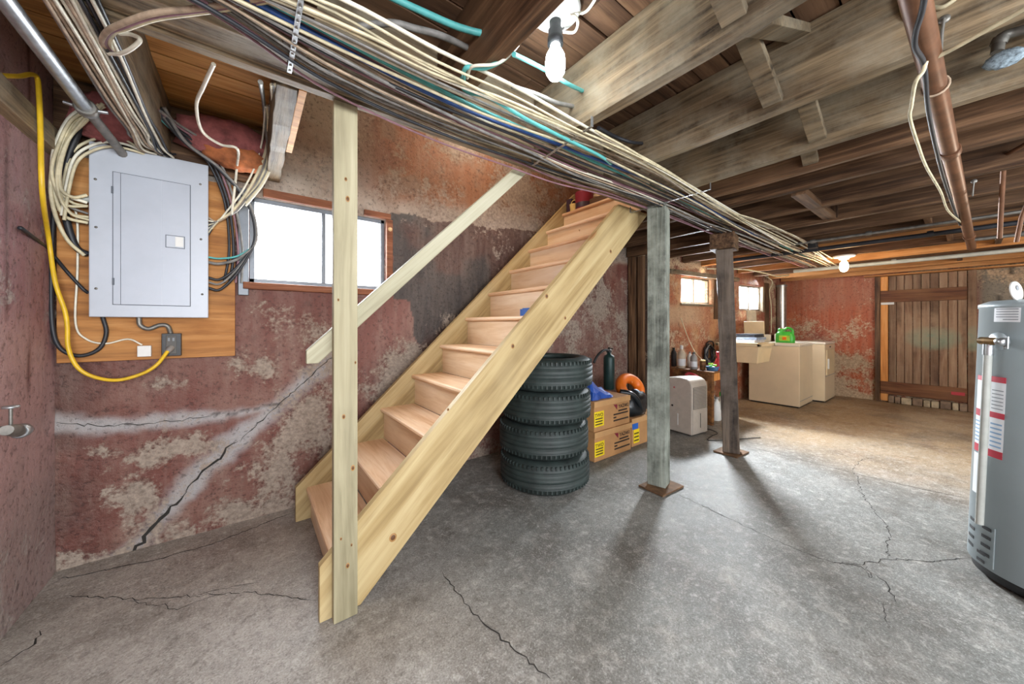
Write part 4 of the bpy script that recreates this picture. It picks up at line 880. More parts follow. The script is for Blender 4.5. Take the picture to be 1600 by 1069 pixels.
# perforated straps holding the bundle
for px0, py0, px1, py1, lab in ((470, 0, 452, 112, 'perforated steel strap across the bundle left of the pine post'), (925, 196, 832, 258, 'twisted wire strap across the bundle beside the first big joist'), (1110, 295, 985, 332, 'thin metal strap across the bundle above the grey timber post')):
    A, B = PZ(px0, py0, 2.098), PZ(px1, py1, 2.098); sp = thing('bundle_strap', tuple(A), lab, 'strap')
    dd = (B-A).normalized(); L = (B-A).length; s_ = MB(); s_.bar(A+Vector((0, 0, -.004)), B+Vector((0, 0, -.004)), .014, .002); s_.build('strap', 'steel', sp)
    for e in (A, B): MB().bar(e+Vector((0, 0, -.004)), e+Vector((0, 0, .04)), .014, .002, tuple(dd)).build('tab', 'steel', sp)
    nb_ = int(L/.03); rv = MB()
    for k in range(nb_): c = A+dd*(L*(k+.5)/nb_); rv.lathe([(.0045, -.0075), (.0035, -.0085), (0, -.0085)], (c.x, c.y, c.z+.002), 8)
    rv.build('rivet', 'steel_dull', sp, kind='stuff')
# teal and grey branch cables in the joist bays
BR = 'branch cable'
cable('cable', [PZ(560, -30, 2.30), PZ(625, 2, 2.30), PZ(660, 18, 2.29), PZ(705, 38, 2.27), PZ(735, 48, 2.26), PX(752, 52, .662)], .011, 'cab_teal', 'fat teal cable crossing the bay into the dark joist left of the bulb', n=8)
cable('flexible_conduit', [PZ(560, 42, 2.2), PZ(610, 36, 2.22), PZ(650, 45, 2.23), PZ(690, 56, 2.23), PX(731, 75, .662)], .011, 'cab_grey', 'grey armoured cable entering the dark joist beside the bundle', n=8, cat='conduit')
cable('cable', [PZ(724, 128, 2.12), PZ(728, 106, 2.115), PZ(758, 106, 2.125), PZ(790, 90, 2.16), PZ(812, 62, 2.24), PZ(834, 38, 2.36)], .008, 'cab_teal', 'teal cable swooping from the bundle up to the lamp holder', n=8)
cable('cable', [PZ(730, 122, 2.12), PZ(738, 104, 2.112), PZ(775, 100, 2.125), PZ(800, 82, 2.17), PZ(822, 54, 2.26), PZ(842, 40, 2.38)], .0055, 'cab_white', 'white cable beside the teal one rising to the lamp holder')
cable('cable', [PX(803, 85, .716), PZ(830, 98, 2.25), PZ(862, 115, 2.24), PZ(885, 130, 2.22), PX(910, 142, 1.21)], .0085, 'cab_teal', 'teal cable spanning the bay behind the lit bulb', n=8)
cable('cable', [PZ(722, 122, 2.13), PZ(722, 135, 2.13), PZ(734, 145, 2.12), PZ(765, 152, 2.10), PZ(820, 185, 2.095), PZ(880, 215, 2.095), PZ(940, 245, 2.095), PZ(960, 262, 2.12)], .008, 'cab_teal', 'teal cable hooking down and joining the bundle below the bulb', n=8)
cable('cable', [PZ(800, 135, 2.16), PZ(840, 148, 2.18), PZ(868, 160, 2.19), PX(895, 166, 1.21)], .009, 'cab_grey', 'dark bluish cable entering the big joist below the bulb', n=8)
cable('cable', [PZ(935, 200, 2.15), PZ(960, 213, 2.20), PZ(985, 222, 2.20), PX(1003, 224, 1.795)], .009, 'cab_dark', 'dark cable entering the second big joist above the bundle', n=8)
for i, (pts, lab) in enumerate((([(896, 22), (915, 18), (928, 2), (935, -15)], 'white wire leaving the lamp holder to the upper right'), ([(880, 50), (897, 50), (903, 36), (898, 24), (890, 24)], 'white wire looping at the right of the lamp holder'))):
    cable('cable', [PZ(x, y, 2.39-.01*k) for k, (x, y) in enumerate(pts)], .0055, 'cab_white', lab)

# ------------------------------------------------------------------ lamps
def bulb_lamp(c, ztop, label, mat, ext, s=1):
    t = thing('bulb_lamp', (c[0], c[1], ztop), label, 'lamp')
    MB().lathe([(.0, 0), (.075*s, 0), (.078*s, -.010), (.070*s, -.022), (.04*s, -.028), (.032*s, -.05), (.0, -.05)], (c[0], c[1], ztop), 28).build('lamp_holder', 'porcelain', t)
    for a in (0.4, 3.5): MB().lathe([(.009*s, 0), (.008*s, -.004), (0, -.004)], (c[0]+.052*s*math.cos(a), c[1]+.052*s*math.sin(a), ztop-.0245), 8).build('screw', 'steel_dull', t)
    z = ztop-.05
    if ext:
        MB().lathe([(.022, 0), (.022, -.03), (.027, -.034), (.027, -.06), (.030, -.064), (.030, -.09), (0, -.09)], (c[0], c[1], z), 20).build('socket_extender', 'black', t); z -= .088
    o = MB().lathe([(.014*s, 0), (.016*s, -.012*s), (.028*s, -.035*s), (.031*s, -.06*s), (.029*s, -.085*s), (.018*s, -.104*s), (0, -.110*s)], (c[0], c[1], z), 20).build('bulb', mat, t)
    return z
zB = bulb_lamp((.94, .96), 2.438, 'lit white bulb in a black extender on a round porcelain ceiling holder', 'bulb', True, 1.25)
bulb_lamp((5.75, .90), jz(5.75)-.002, 'glowing warm bulb under the far joists near the plank door', 'bulb_warm', False, 1.35)
bpy.data.objects['bulb_light'].location = (.94, .96, zB-.06); bpy.data.objects['far_bulb_light'].location = (5.75, .90, jz(5.75)-.12)
for n_ in ('bulb', 'bulb.001'): bpy.data.objects[n_].visible_shadow = True

# ------------------------------------------------------------------ pipes under the ceiling
cp = thing('copper_pipe', (2.4, .07, 2.08), 'large old copper drain pipe running away under the joists', 'pipe')
P0, P1, P2 = PZ(1428, -25, 2.07), PZ(1473, 190, 2.065), PZ(1518, 378, 2.02)
P0 = Vector((1.30, .085, 2.085)); P2 = Vector((5.6, -.03, 1.975))
MB().tube([P0-(P2-P0)*.25, P0.lerp(P2, .5), P2], .029, 16).build('pipe', 'copper', cp)
for f in (.32, .86): c = P0.lerp(P2, f); MB().lathe([(.034, -.03), (.036, -.025), (.036, .025), (.034, .03)], tuple(c), 16, axis=tuple(P2-P0)).build('coupling', 'copper', cp)
MB().tube([P2, P2+Vector((.06, 0, .0)), P2+Vector((.09, 0, .05)), P2+Vector((.09, 0, .12))], .03, 14).build('elbow', 'copper', cp)
tw = PZ(1455, 100, 2.03)
c = P0.lerp(P2, .15); MB().tube([c+Vector((0, .033*math.cos(a), .033*math.sin(a))) for a in np.linspace(0, 2*math.pi, 18)[:-1]], .004, 6, closed=True).build('wire_tie', 'cab_brown', cp)
cable('cable', [PZ(1446, -12, 2.04), PZ(1440, 20, 2.035), PZ(1431, 50, 2.03), PZ(1430, 75, 2.025), PZ(1442, 95, 2.03), PZ(1446, 120, 2.02), PZ(1450, 170, 2.0), PZ(1462, 230, 1.98), PZ(1478, 290, 1.98), PX(1500, 352, 4.4)], .007, 'cab_dark', 'black cable hanging along the copper drain pipe')
cable('cable', [PZ(1447, 96, 2.03), PZ(1442, 112, 2.01), PZ(1430, 130, 1.99), PZ(1424, 165, 1.98), PZ(1422, 185, 1.97), PZ(1434, 225, 1.96), PZ(1448, 262, 1.96), PZ(1470, 300, 1.96), PZ(1482, 330, 1.96), PX(1505, 350, 4.4)], .0055, 'cab_cream', 'kinked beige wire dangling left of the copper drain pipe')
cable('cable', [PZ(1466, 88, 2.06), PZ(1490, 76, 2.06), PZ(1540, 48, 2.06), PZ(1600, 14, 2.06), PZ(1660, -25, 2.06)], .007, 'cab_cream', 'beige cable running from the copper pipe to the upper right')
cable('cable', [PX(1452, 12, 1.795), PX(1470, 12, 1.79), PX(1485, 4, 1.79), PX(1500, -8, 1.79)], .007, 'cab_cream', 'short pale cable stapled on the joist beside the copper pipe')
cable('cable', [PX(1407, -6, 1.79), PX(1410, 10, 1.79), PX(1414, 24, 1.795), PX(1418, 30, 1.80)], .009, 'yellow_cream', 'short cream cable entering the joist left of the copper pipe')
def hook(px, py, x, lab, s=1):
    c = PX(px, py, x-.006); t = thing('nail_hook', tuple(c), lab, 'nail')
    MB().lathe([(.0, .006), (.014*s, .006), (.014*s, 0), (.008*s, -.003), (0, -.003)], tuple(c), 12, axis=(1, 0, 0)).build('nail_head', 'steel_dull', t)
    MB().tube([c+Vector((-.004, 0, 0)), c+Vector((-.006, .004*s, -.05*s)), c+Vector((-.006, .006*s, -.10*s))], .004*s, 8).build('hanger', 'steel_dull', t)
hook(1475, 30, 1.80, 'metal hanger nailed to the joist right of the copper pipe'); hook(1522, 283, 3.45, 'small nail hook hanging right of the copper pipe lower end', .9)
gp = thing('grey_pipe_elbow', tuple(PX(1575, 60, 2.25)), 'grey pipe elbow with a frosty blue-grey lump at upper right', 'pipe')
e1, e2, e3 = PX(1640, 42, 2.27), PX(1580, 52, 2.27), PX(1558, 82, 2.25)
MB().tube(smooth([e1, PX(1605, 46, 2.27), e2, PX(1563, 60, 2.26), e3], 5), .0165, 12).build('pipe', 'steel_dull', gp)
MB().lathe([(.021, -.012), (.022, 0), (.021, .012)], tuple(PX(1562, 64, 2.26)), 12, axis=(0, .3, -1)).build('collar', 'steel_dull', gp)
lc = PX(1570, 92, 2.24); MB().sphere(tuple(lc), .03, .05, .03, 0, 18, 12, .15).build('foam_lump', 'foam', gp)
MB().tube([PX(1580, 88, 2.25), PX(1600, 84, 2.25), PX(1640, 72, 2.25)], .013, 10).build('branch', 'steel', gp)
sp = thing('thin_copper_pipe', tuple(PX(1565, 370, 4.2)), 'thin copper water pipe dropping beside the water heater, upper right', 'pipe')
MB().tube([PX(1620, 212, 3.3), PX(1598, 228, 3.35), PX(1575, 240, 3.45), PX(1569, 246, 3.5), PX(1568, 262, 3.55), PX(1564, 330, 3.7), PX(1562, 372, 3.8)], .011, 12).build('pipe', 'copper', sp)
MB().lathe([(.014, -.02), (.015, 0), (.014, .02)], tuple(PX(1571, 243, 3.48)), 12, axis=(0, .4, -.6)).build('elbow', 'copper', sp)
sp2 = thing('thin_copper_pipe', tuple(PX(1590, 360, 4.2)), 'thin copper pipe at the right edge behind the first one', 'pipe')
MB().tube([PX(1612, 300, 4.0), PX(1596, 340, 4.05), PX(1588, 378, 4.1)], .011, 12).build('pipe', 'copper', sp2)
def ylong(name, x, y0, y1, z, r, mat, lab, cat='pipe', clips=()):
    t = thing(name, (x, (y0+y1)/2, z), lab, cat); MB().tube([(x, y0, z), (x, (y0+y1)/2, z-.006), (x, y1, z)], r, 12).build('pipe', mat, t)
    for y in clips: MB().lathe([(r+.006, -.02), (r+.008, 0), (r+.006, .02)], (x, y, z), 12, axis=(0, 1, 0)).build('coupling', mat, t)
def xfor(px, py, dz):                                       # x of the ray where it meets the joist underside
    x = 4.0
    for _ in range(12): x = PZ(px, py, jz(x)-dz).x
    return x
x6 = xfor(1330, 382, .03); ylong('black_pipe', x6, -1.4, 1.9, jz(x6)-.03, .022, 'cab_dark', 'long black pipe crossing under the joists past the bundle end', clips=(.2, 1.0))
x7 = xfor(1266, 378, .02); ylong('grey_conduit', x7, -1.2, 1.15, jz(x7)-.02, .013, 'steel_dull', 'thin dusty conduit clipped under a joist above the bundle end', 'conduit', (.55, .95))
x8 = xfor(1380, 410, .03); ylong('grey_drain_pipe', x8, -1.4, 1.55, jz(x8)-.035, .024, 'pvc', 'long pale grey pipe running under the far joists by the warm bulb', clips=(.55,))
ylong('iron_pipe', 5.2, -1.4, .0, 1.985, .016, 'steel_dull', 'rusty iron pipe at right above the water heater', clips=(-.3,))
jbx2 = MB().box(4.62, 4.70, .93, 1.0, jz(4.65)-.075, jz(4.65)-.003, .006).build('junction_box', 'black'); tag(jbx2, 'small black box on the far end of the bundle', 'box')
# white wires by the laundry window
cable('cable', [PX(1205, 520, 7.35), PX(1205, 480, 7.35), PX(1202, 455, 7.35), PX(1207, 440, 7.3), PX(1190, 428, 7.1)], .008, 'cab_cream', 'cream wire hanging in the far corner beside the foil duct')
cable('cable', [PX(1105, 420, 4.9), PX(1160, 421, 5.3), PX(1195, 427, 5.9), PX(1215, 432, 6.5), PX(1232, 430, 6.8)], .009, 'cab_cream', 'cream cable drooping under the joists over the laundry windows')
cable('cable', [PX(1064, 497, 4.72), PX(1074, 525, 4.75), PX(1086, 550, 4.8), PX(1100, 565, 4.9)], .006, 'cab_cream', 'thin cord sloping down the wall above the work table')

# ------------------------------------------------------------------ tyres
TC = (1.868, 2.03); TW, TR = .243, .35
def make_tire(loc, label):
    t = thing('tire', loc, label, 'tire', 'tires stacked under the stairs'); c = loc; h = TW
    prof = [(.235, .045), (.215, .03), (.222, .012), (.26, .002), (.305, .006), (.332, .028), (.343, .055)]
    gro = [.062, .068, .098, .104, .134, .140, .170, .176]
    for i, g in enumerate(gro): prof.append((.348 if i % 4 in (0, 3) else .350, g-.0005)); prof.append((.339 if i % 2 == 0 else .350, g+.0005))
    prof2 = [(.343, h-.055), (.332, h-.028), (.305, h-.006), (.26, h-.002), (.222, h-.012), (.215, h-.03), (.235, h-.045)]
    m = MB(); m.lathe(prof+prof2, c, 64); m.lathe([(.235, h-.045), (.30, h-.06), (.31, h/2), (.30, .06), (.235, .045)], c, 64); m.build('carcass', 'tire', t)
    tr = MB()
    for k in range(64):
        for z0, z1, tw in ((.022, .058, .02), (h-.058, h-.022, -.02)):
            a = 2*math.pi*k/64; mx = Matrix.Translation(Vector(c)) @ Matrix.Rotation(a, 4, 'Z'); tr.box(.333, .3465, -.0055, .0055, z0+.012, z1, 0, 0, mx)
    tr.build('shoulder_block', 'tire', t, kind='stuff'); return t
t0 = make_tire((TC[0], TC[1], .0), 'bottom tire of the stack of four under the stairs')
for i, (lab, dx, dy) in enumerate((('second tire up in the stack of four under the stairs', .0, .012), ('third tire up in the stack under the stairs', .022, .006), ('topmost tire of the stack under the stairs', .03, -.004))):
    c = copy_tree(t0); c.location = (TC[0]+dx, TC[1]+dy, (TW+.0005)*(i+1)); c['label'] = lab; c.rotation_euler = (0, 0, .4*(i+1))

# ------------------------------------------------------------------ boxes, bags and things beside the tyres
def carton(loc, dx, dy, dz, label, words=True, lid=False, rz=0):
    t = thing('cardboard_box', loc, label, 'box', None); x, y, z = loc
    MB().box(x, x+dx, y, y+dy, z, z+dz-.003, .004).build('body', 'box_card', t)
    for s in (0, 1): MB().box(x-.002, x+dx+.002, y-.003+s*(dy/2+.002), y+dy/2-.001+s*(dy/2+.004), z+dz-.003, z+dz, .001).build('flap', 'box_card', t)
    MB().box(x+dx*.47, x+dx*.56, y-.004, y+dy+.004, z+dz, z+dz+.0008).build('tape', 'tape_tan', t)
    MB().box(x-.004, x+dx+.006, y-.006, y-.0005, z+dz-.05, z+dz-.001, .001).build('front_flap', 'tape_tan', t)
    FRM = lambda px, pz: Matrix.Translation((px, y-.0015, pz)) @ Matrix.Rotation(math.pi/2, 4, 'X')
    if words:
        lettering('YAZAKI', .046, FRM(x+dx*.66, z+dz*.62), 'ink', t, bold=.0007)
        MB().prism([(x+dx*.52, z+dz*.78), (x+dx*.63, z+dz*.76), (x+dx*.62, z+dz*.58)], y-.002, y-.0002).build('triangle_mark', 'red_can', t)
        pl = MB()
        for i, (a_, b_) in enumerate(((.66, .92), (.52, .95), (.52, .60), (.52, .96))): zz = z+dz*(.50-.105*i); pl.box(x+dx*a_, x+dx*b_, y-.0015, y-.0003, zz, zz+.014)
        pl.build('print_line', 'ink', t, kind='stuff')
        MB().box(x+.0, x+.135, y-.0018, y-.0003, z+dz*.16, z+dz*.66).build('yellow_label', 'yellow_label', t)
        lettering('TWO', .046, Matrix.Translation((x+.008, y-.002, z+dz*.48)) @ Matrix.Rotation(math.pi/2, 4, 'X'), 'ink', t, bold=.0006)
        p2 = MB()
        for i in range(3): p2.box(x+.015, x+.115, y-.0026, y-.0018, z+dz*(.40-.09*i), z+dz*(.40-.09*i)+.01)
        p2.build('print_line', 'ink', t, kind='stuff')
    return t
b1 = carton((2.425, 1.985, 0), .545, .40, .262, 'lower cardboard box beside the tires with yellow label and black print')
b2 = carton((2.425, 1.99, .264), .53, .40, .268, 'upper cardboard box beside the tires carrying a blue bag')
b3 = carton((3.02, 2.01, 0), .50, .36, .28, 'cardboard box with blue and yellow labels behind the grey post', words=False)
MB().box(3.03, 3.13, 2.0082, 2.0095, .17, .25).build('blue_label', 'tape_blue', b3); MB().box(3.05, 3.15, 2.0082, 2.0092, .03, .165).build('yellow_label', 'yellow_label', b3)
p2 = MB(); [p2.box(3.06, 3.14, 2.0072, 2.0082, .05+.035*i, .062+.035*i) for i in range(3)]; p2.build('print_line', 'ink', b3, kind='stuff')
def blob(name, c, r, mat, jit, n=22, m=14, flat0=True, seed=1, parent=None, rot=0):
    b = bmesh.new(); bmesh.ops.create_uvsphere(b, u_segments=n, v_segments=m, radius=1); rn = np.random.RandomState(seed)
    for v in b.verts:
        x, y, z = v.co; k = 1+jit*(fbm(np.array([math.atan2(y, x)+4]), np.array([z*1.3+3]), 2.2, 4, seed)[0]-.5)*2
        x, y = x*r[0]*k, y*r[1]*k; z = z*r[2]*k
        if flat0 and z < -r[2]*.55: z = -r[2]*.55
        v.co = Vector((c[0]+x*math.cos(rot)-y*math.sin(rot), c[1]+x*math.sin(rot)+y*math.cos(rot), c[2]+z+r[2]*.55))
    m_ = MB(); m_.bm(b, 0, True); return m_.build(name, mat, parent)
bb = thing('blue_bag', (2.60, 2.15, .534), 'crumpled shiny blue plastic bag on top of the upper box', 'bag')
bagm = MB(); vs = []
hx = [2.44, 2.50, 2.57, 2.64, 2.71, 2.76]; hz = [.13, .155, .13, .085, .05, .012]
for i, (x, h) in enumerate(zip(hx, hz)):
    for k in range(9):
        a = math.pi*k/8; vs.append((x+.012*math.sin(5*a+i), 2.13-math.cos(a)*.11*(1+.1*math.sin(i*2.1+k)), .5345+h*math.sin(a)**.8*(1+.22*math.sin(i*3+k*1.7))))
fs = [[i*9+k, i*9+k+1, i*9+10+k, i*9+9+k] for i in range(5) for k in range(8)]+[list(range(9)), list(range(45, 54))]+[[i*9, i*9+9, i*9+17, i*9+8] for i in range(5)]
bagm.add(vs, fs); bagm.build('sack', 'blue_bag', bb, bevel=.004)
MB().lathe([(.02, .0), (.014, .02), (.022, .04), (.0, .045)], (2.50, 2.12, .69), 10, axis=(-.4, -.2, 1)).build('knotted_neck', 'cloth_blue', bb)
ex = thing('pump_cylinder', (3.045, 2.30, .533), 'dark green metal tank with a curved black hose behind the boxes', 'tank')
MB().lathe([(.052, 0), (.058, .012), (.058, .33), (.05, .355), (.022, .37), (.02, .40), (0, .40)], (3.045, 2.30, .533), 24).build('tank', 'ext_green', ex)
MB().lathe([(.028, 0), (.028, .022), (.012, .03), (.012, .05), (0, .052)], (3.045, 2.30, .925), 16).build('valve_head', 'black', ex)
MB().bar((2.995, 2.29, .955), (3.115, 2.31, .96), .02, .012, bv=.003).build('lever', 'black', ex)
MB().tube(smooth([(3.025, 2.29, .94), (2.945, 2.27, .955), (2.855, 2.25, .94), (2.775, 2.24, .90), (2.725, 2.24, .84)], 6), .013, 10).build('hose', 'black_rubber', ex)
gb = thing('garbage_bag', (3.12, 2.15, .285), 'black plastic garbage bag slumped on the box behind the grey post', 'bag')
blob('sack', (3.20, 2.12, .283), (.22, .11, .16), 'bag_black', .35, seed=4, parent=gb)
MB().tube(smooth([(2.99, 2.12, .535), (3.06, 2.06, .52), (3.12, 2.03, .47), (3.17, 2.02, .40), (3.20, 2.03, .33)], 5), [.03]*21, 8).build('fold', 'bag_black', gb)
orr = thing('orange_float', (3.18, 2.24, .46), 'glossy orange inflated ring lying on the black bag', 'ring')
mo = MB(); ring = [Vector((3.33+.155*math.cos(a), 2.235+.11*math.sin(a)*.5, .52+.10*math.sin(a))) for a in np.linspace(0, 2*math.pi, 29)[:-1]]
mo.tube(ring, .058, 12, closed=True); mo.build('tube', 'orange', orr)
MB().lathe([(.012, 0), (.012, .02), (0, .022)], (3.25, 2.17, .60), 10, axis=(-.4, -1, .2)).build('valve', 'orange', orr)

# ------------------------------------------------------------------ dehumidifier
dc = thing('dehumidifier', (3.9, 1.93, 0), 'warm grey dehumidifier on the floor between the two timber posts', 'dehumidifier')
rzd = math.radians(-6); D0 = Vector((3.816, 1.80, 0)); R_ = Matrix.Translation(D0) @ Matrix.Rotation(rzd, 4, 'Z')
def dbox(x0, x1, y0, y1, z0, z1, bv, nm, mt, par=dc): return MB().box(x0, x1, y0, y1, z0, z1, bv, 0, R_).build(nm, mt, par)
body = MB(); pr_ = []
for yy, zz in [(0, .012), (.34, .012), (.34, .60)]+[(.34-.0*k, .60) for k in ()]+[(.15, .625), (.07, .62), (.03, .60), (.008, .565), (0, .53)]: pr_.append((yy, zz))
n_ = len(pr_); vs = [R_ @ Vector((x, yy, zz)) for x in (0, .30) for yy, zz in pr_]
body.add(vs, [list(range(n_)), list(range(n_, 2*n_))[::-1]]+[[i, (i+1) % n_, (i+1) % n_+n_, i+n_] for i in range(n_)]); body.build('body', 'dehum', dc, bevel=.012)
for i in range(15): dbox(.03, .27, -.006, .004, .30+.0155*i, .3075+.0155*i, .001, 'louvre', 'dehum')
dbox(.025, .275, -.002, .003, .292, .53, 0, 'grille', 'dark_grey')
dbox(.012, .288, -.007, .003, .02, .282, .006, 'water_tank', 'dehum')
dbox(.145, .155, -.010, -.005, .08, .24, .002, 'tank_slot', 'dark_grey')
dbox(-.004, .002, .16, .168, .09, .22, .001, 'side_slot', 'white'); dbox(-.006, .002, .22, .24, .29, .31, .003, 'drain_port', 'black'); dbox(-.004, .002, .20, .215, .50, .515, .001, 'side_screw', 'red')
for x in (.03, .27):
    for yv in (.04, .30): MB().lathe([(.014, 0), (.014, .014), (0, .014)], tuple(R_ @ Vector((x, yv, 0))), 10).build('foot', 'black', dc)
cable('power_cord', [R_ @ Vector(p) for p in ((.28, .30, .03), (.36, .2, .006), (.42, .05, .005), (.36, -.08, .005), (.2, -.1, .005), (.05, -.18, .005), (.6, -.4, .005))], .0045, 'cab_dark', 'black power cord trailing on the floor by the dehumidifier', cat='cord')

# ------------------------------------------------------------------ work table and what is on it
TX0, TX1, TY0, TY1, TZ1 = 4.43, 5.10, 1.85, 2.34, .65
tb = thing('work_table', (4.75, 2.1, 0), 'old brown wooden table under the first laundry window', 'table')
MB().box(TX0-.02, TX1+.02, TY0-.02, TY1, TZ1-.022, TZ1, .004).build('tabletop', 'table_wood', tb)
for x in (TX0, TX1-.055):
    for yv in (TY0, TY1-.075): MB().box(x, x+.055, yv, yv+.055, 0, TZ1-.023, .004).build('leg', 'table_wood', tb)
MB().box(TX0+.008, TX0+.028, TY0+.056, TY1-.076, TZ1-.12, TZ1-.023).build('apron', 'table_wood', tb); MB().box(TX0+.056, TX1-.056, TY0+.008, TY0+.028, TZ1-.12, TZ1-.023).build('apron', 'stud_orange', tb)
MB().box(TX0+.056, TX1-.056, TY1-.05, TY1-.03, TZ1-.12, TZ1-.023).build('apron', 'table_wood', tb)
def bottle(name, c, prof, mat, label, cap=None, capm='white', band=None, bm_='paper', cat='bottle', n=18, sx=1, sy=1):
    t = thing(name, c, label, cat); MB().lathe(prof, c, n, sx=sx, sy=sy).build('body', mat, t)
    if cap: MB().lathe([(cap[0], 0), (cap[0], cap[1]*.9), (cap[0]*.8, cap[1]), (0, cap[1])], (c[0], c[1], c[2]+prof[-1][1]), 14).build('cap', capm, t)
    if band: MB().lathe([(band[0], band[1]), (band[0], band[2])], c, n, sx=sx, sy=sy).build('label_band', bm_, t)
    return t
def ontable(px, x): return (x, PX(px, 576, x).y, TZ1)
def prof(r, h, nk=.4, sh=.75):
    h *= 1.22; return [(r*.9, 0), (r, .008), (r, h*sh), (r*.75, h*(sh+.12)), (r*nk, h*.95), (r*nk, h), (0, h)]
bottle('bottle', ontable(1065, 4.52), prof(.05, .20), 'beige', 'tall beige bottle at the left end of the work table', (.02, .05), 'white', (.0505, .03, .12))
bottle('bottle', ontable(1053, 4.62), prof(.035, .19), 'cab_dark', 'dark bottle at the far left of the work table behind the post', (.016, .02), 'black')
bottle('bottle', ontable(1084, 4.52), prof(.042, .16), 'grey_plastic', 'grey bottle with a pale label, second on the work table', (.018, .02), 'dark_grey', (.0425, .03, .10))
bottle('bottle', ontable(1078, 4.72), prof(.035, .15), 'white', 'small white bottle behind the grey bottle on the work table', (.014, .02), 'grey_plastic')
bottle('jar', ontable(1098, 4.54), [(.03, 0), (.034, .006), (.034, .10), (.03, .11), (0, .11)], 'table_wood', 'brown jar in the middle of the work table', (.032, .014), 'yellow_cream', cat='jar')
gd = thing('blue_dish', ontable(1113, 4.56), 'blue dish holding green sponges on the work table', 'dish')
cg = ontable(1113, 4.56); MB().lathe([(.06, 0), (.075, .045), (.078, .05), (.070, .05), (.055, .008), (0, .008)], cg, 20).build('dish', 'blue_dish', gd)
spg = thing('green_sponge', (cg[0], cg[1], TZ1+.0335), 'bright green scrubber heaped in the blue dish', 'sponge')
for i, (dx, dy, rz) in enumerate(((-.022, .01, .4), (.02, -.012, 1.2), (.0, .02, 2.0))): MB().rbox((cg[0]+dx, cg[1]+dy, TZ1+.055+.012*i), .055, .035, .022, rz, .006, rx=.3*(i-1)).build('pad', 'green_light' if i else 'green', spg)
bottle('bottle', ontable(1123, 4.66), [(.04, 0), (.046, .01), (.046, .09), (.03, .13), (.022, .16), (.028, .18), (.028, .20), (0, .20)], 'red', 'red bottle with a red cap standing near the dark post on the table', (.03, .03), 'red', (.0465, .02, .08), 'red_print')
# basket of dark tangle against the wall at the table
wc = PW(1108, 552, .035); tg = thing('cord_bundle', tuple(wc), 'dark tangled cord bundle hanging on the wall behind the work table', 'cord')
for i in range(9):
    rr = random.Random(i); a0 = rr.uniform(0, 6); w_ = rr.uniform(.07, .12); h_ = rr.uniform(.09, .17); c0 = wc+Vector((rr.uniform(-.03, .03), rr.uniform(-.02, .0), rr.uniform(-.05, .03)))
    MB().tube([c0+Vector((w_*math.cos(t_+a0)*WT.x, w_*math.cos(t_+a0)*WT.y+.012*math.sin(3*t_), h_*math.sin(t_+a0))) for t_ in np.linspace(0, 2*math.pi, 22)[:-1]], .010, 6, closed=True).build('loop', 'cab_dark' if i % 3 else 'cab_grey', tg)
MB().cyl(tuple(wc+Vector((WN.x*.035, WN.y*.035, .12))), tuple(wc+Vector((-WN.x*.03, -WN.y*.03, .13))), .006, n=8).build('nail', 'steel_dull', tg)
rdp = PX(1058, 587, 4.30); rd = MB().tube(smooth([(4.33, 2.12, .59), (4.34, 2.08, .615), (4.345, 2.02, .60), (4.345, 1.97, .575)], 5), .016, 10).build('red_strap', 'red'); tag(rd, 'red looped strap poking up behind the dehumidifier', 'strap')
rd2 = None
def onfloor(px, x): return (x, PX(px, 650, x).y, 0)
j1_ = onfloor(1120, 4.75); t = bottle('jug', j1_, [(.06, 0), (.068, .012), (.068, .19), (.05, .23), (.022, .25), (.022, .27), (0, .27)], 'white', 'white plastic jug on the floor under the work table', (.026, .025), 'grey_plastic', cat='jug', sy=.75)
MB().tube(smooth([(j1_[0], j1_[1]-.045, .245), (j1_[0]-.01, j1_[1]-.075, .22), (j1_[0]-.01, j1_[1]-.062, .15)], 5), .010, 8).build('handle', 'white', t)
bottle('jug', onfloor(1128, 4.95), [(.05, 0), (.056, .01), (.056, .22), (.04, .26), (.02, .28), (0, .28)], 'beige', 'beige bottle with green top behind the white jug under the table', (.03, .05), 'green', cat='jug')
bottle('jug', onfloor(1113, 4.9), prof(.04, .26), 'grey_plastic', 'grey bottle behind the table leg on the floor', (.016, .025), 'white', cat='bottle')

# ------------------------------------------------------------------ laundry: tub, washer, dryer
def washerbox(name, x0, x1, y0, y1, z, label, mat):
    t = thing(name, ((x0+x1)/2, (y0+y1)/2, 0), label, 'washing machine' if name == 'washer' else 'dryer')
    MB().box(x0, x1, y0, y1, .02, z-.035, .008).build('cabinet', mat, t); MB().box(x0-.004, x1+.004, y0-.006, y1, z-.034, z, .01).build('top', 'washer_white', t)
    MB().box(x0+.03, x1-.03, y0+.02, y1-.02, 0, .02).build('plinth', 'black', t)
    return t
wz = .93
ws = washerbox('washer', 6.335, 7.03, 1.46, 2.10, wz, 'cream washing machine standing between the laundry tub and the dryer', 'cream')
MB().box(6.40, 6.97, 1.50, 1.90, wz+.0005, wz+.012, .005).build('lid', 'washer_white', ws); MB().box(6.335, 7.03, 2.0, 2.10, wz, wz+.12, .008).build('control_console', 'washer_white', ws)
MB().box(6.345, 7.02, 1.456, 1.461, .10, .104).build('kick_seam', 'ink_grey', ws)
dy_ = washerbox('dryer', 7.12, 7.78, 1.33, 1.98, wz+.01, 'cream clothes dryer with a front door, against the orange wall', 'cream')
MB().box(7.20, 7.70, 1.318, 1.331, .42, .82, .006).build('door', 'cream2', dy_); MB().box(7.23, 7.25, 1.30, 1.32, .52, .68, .004).build('door_handle', 'white', dy_)
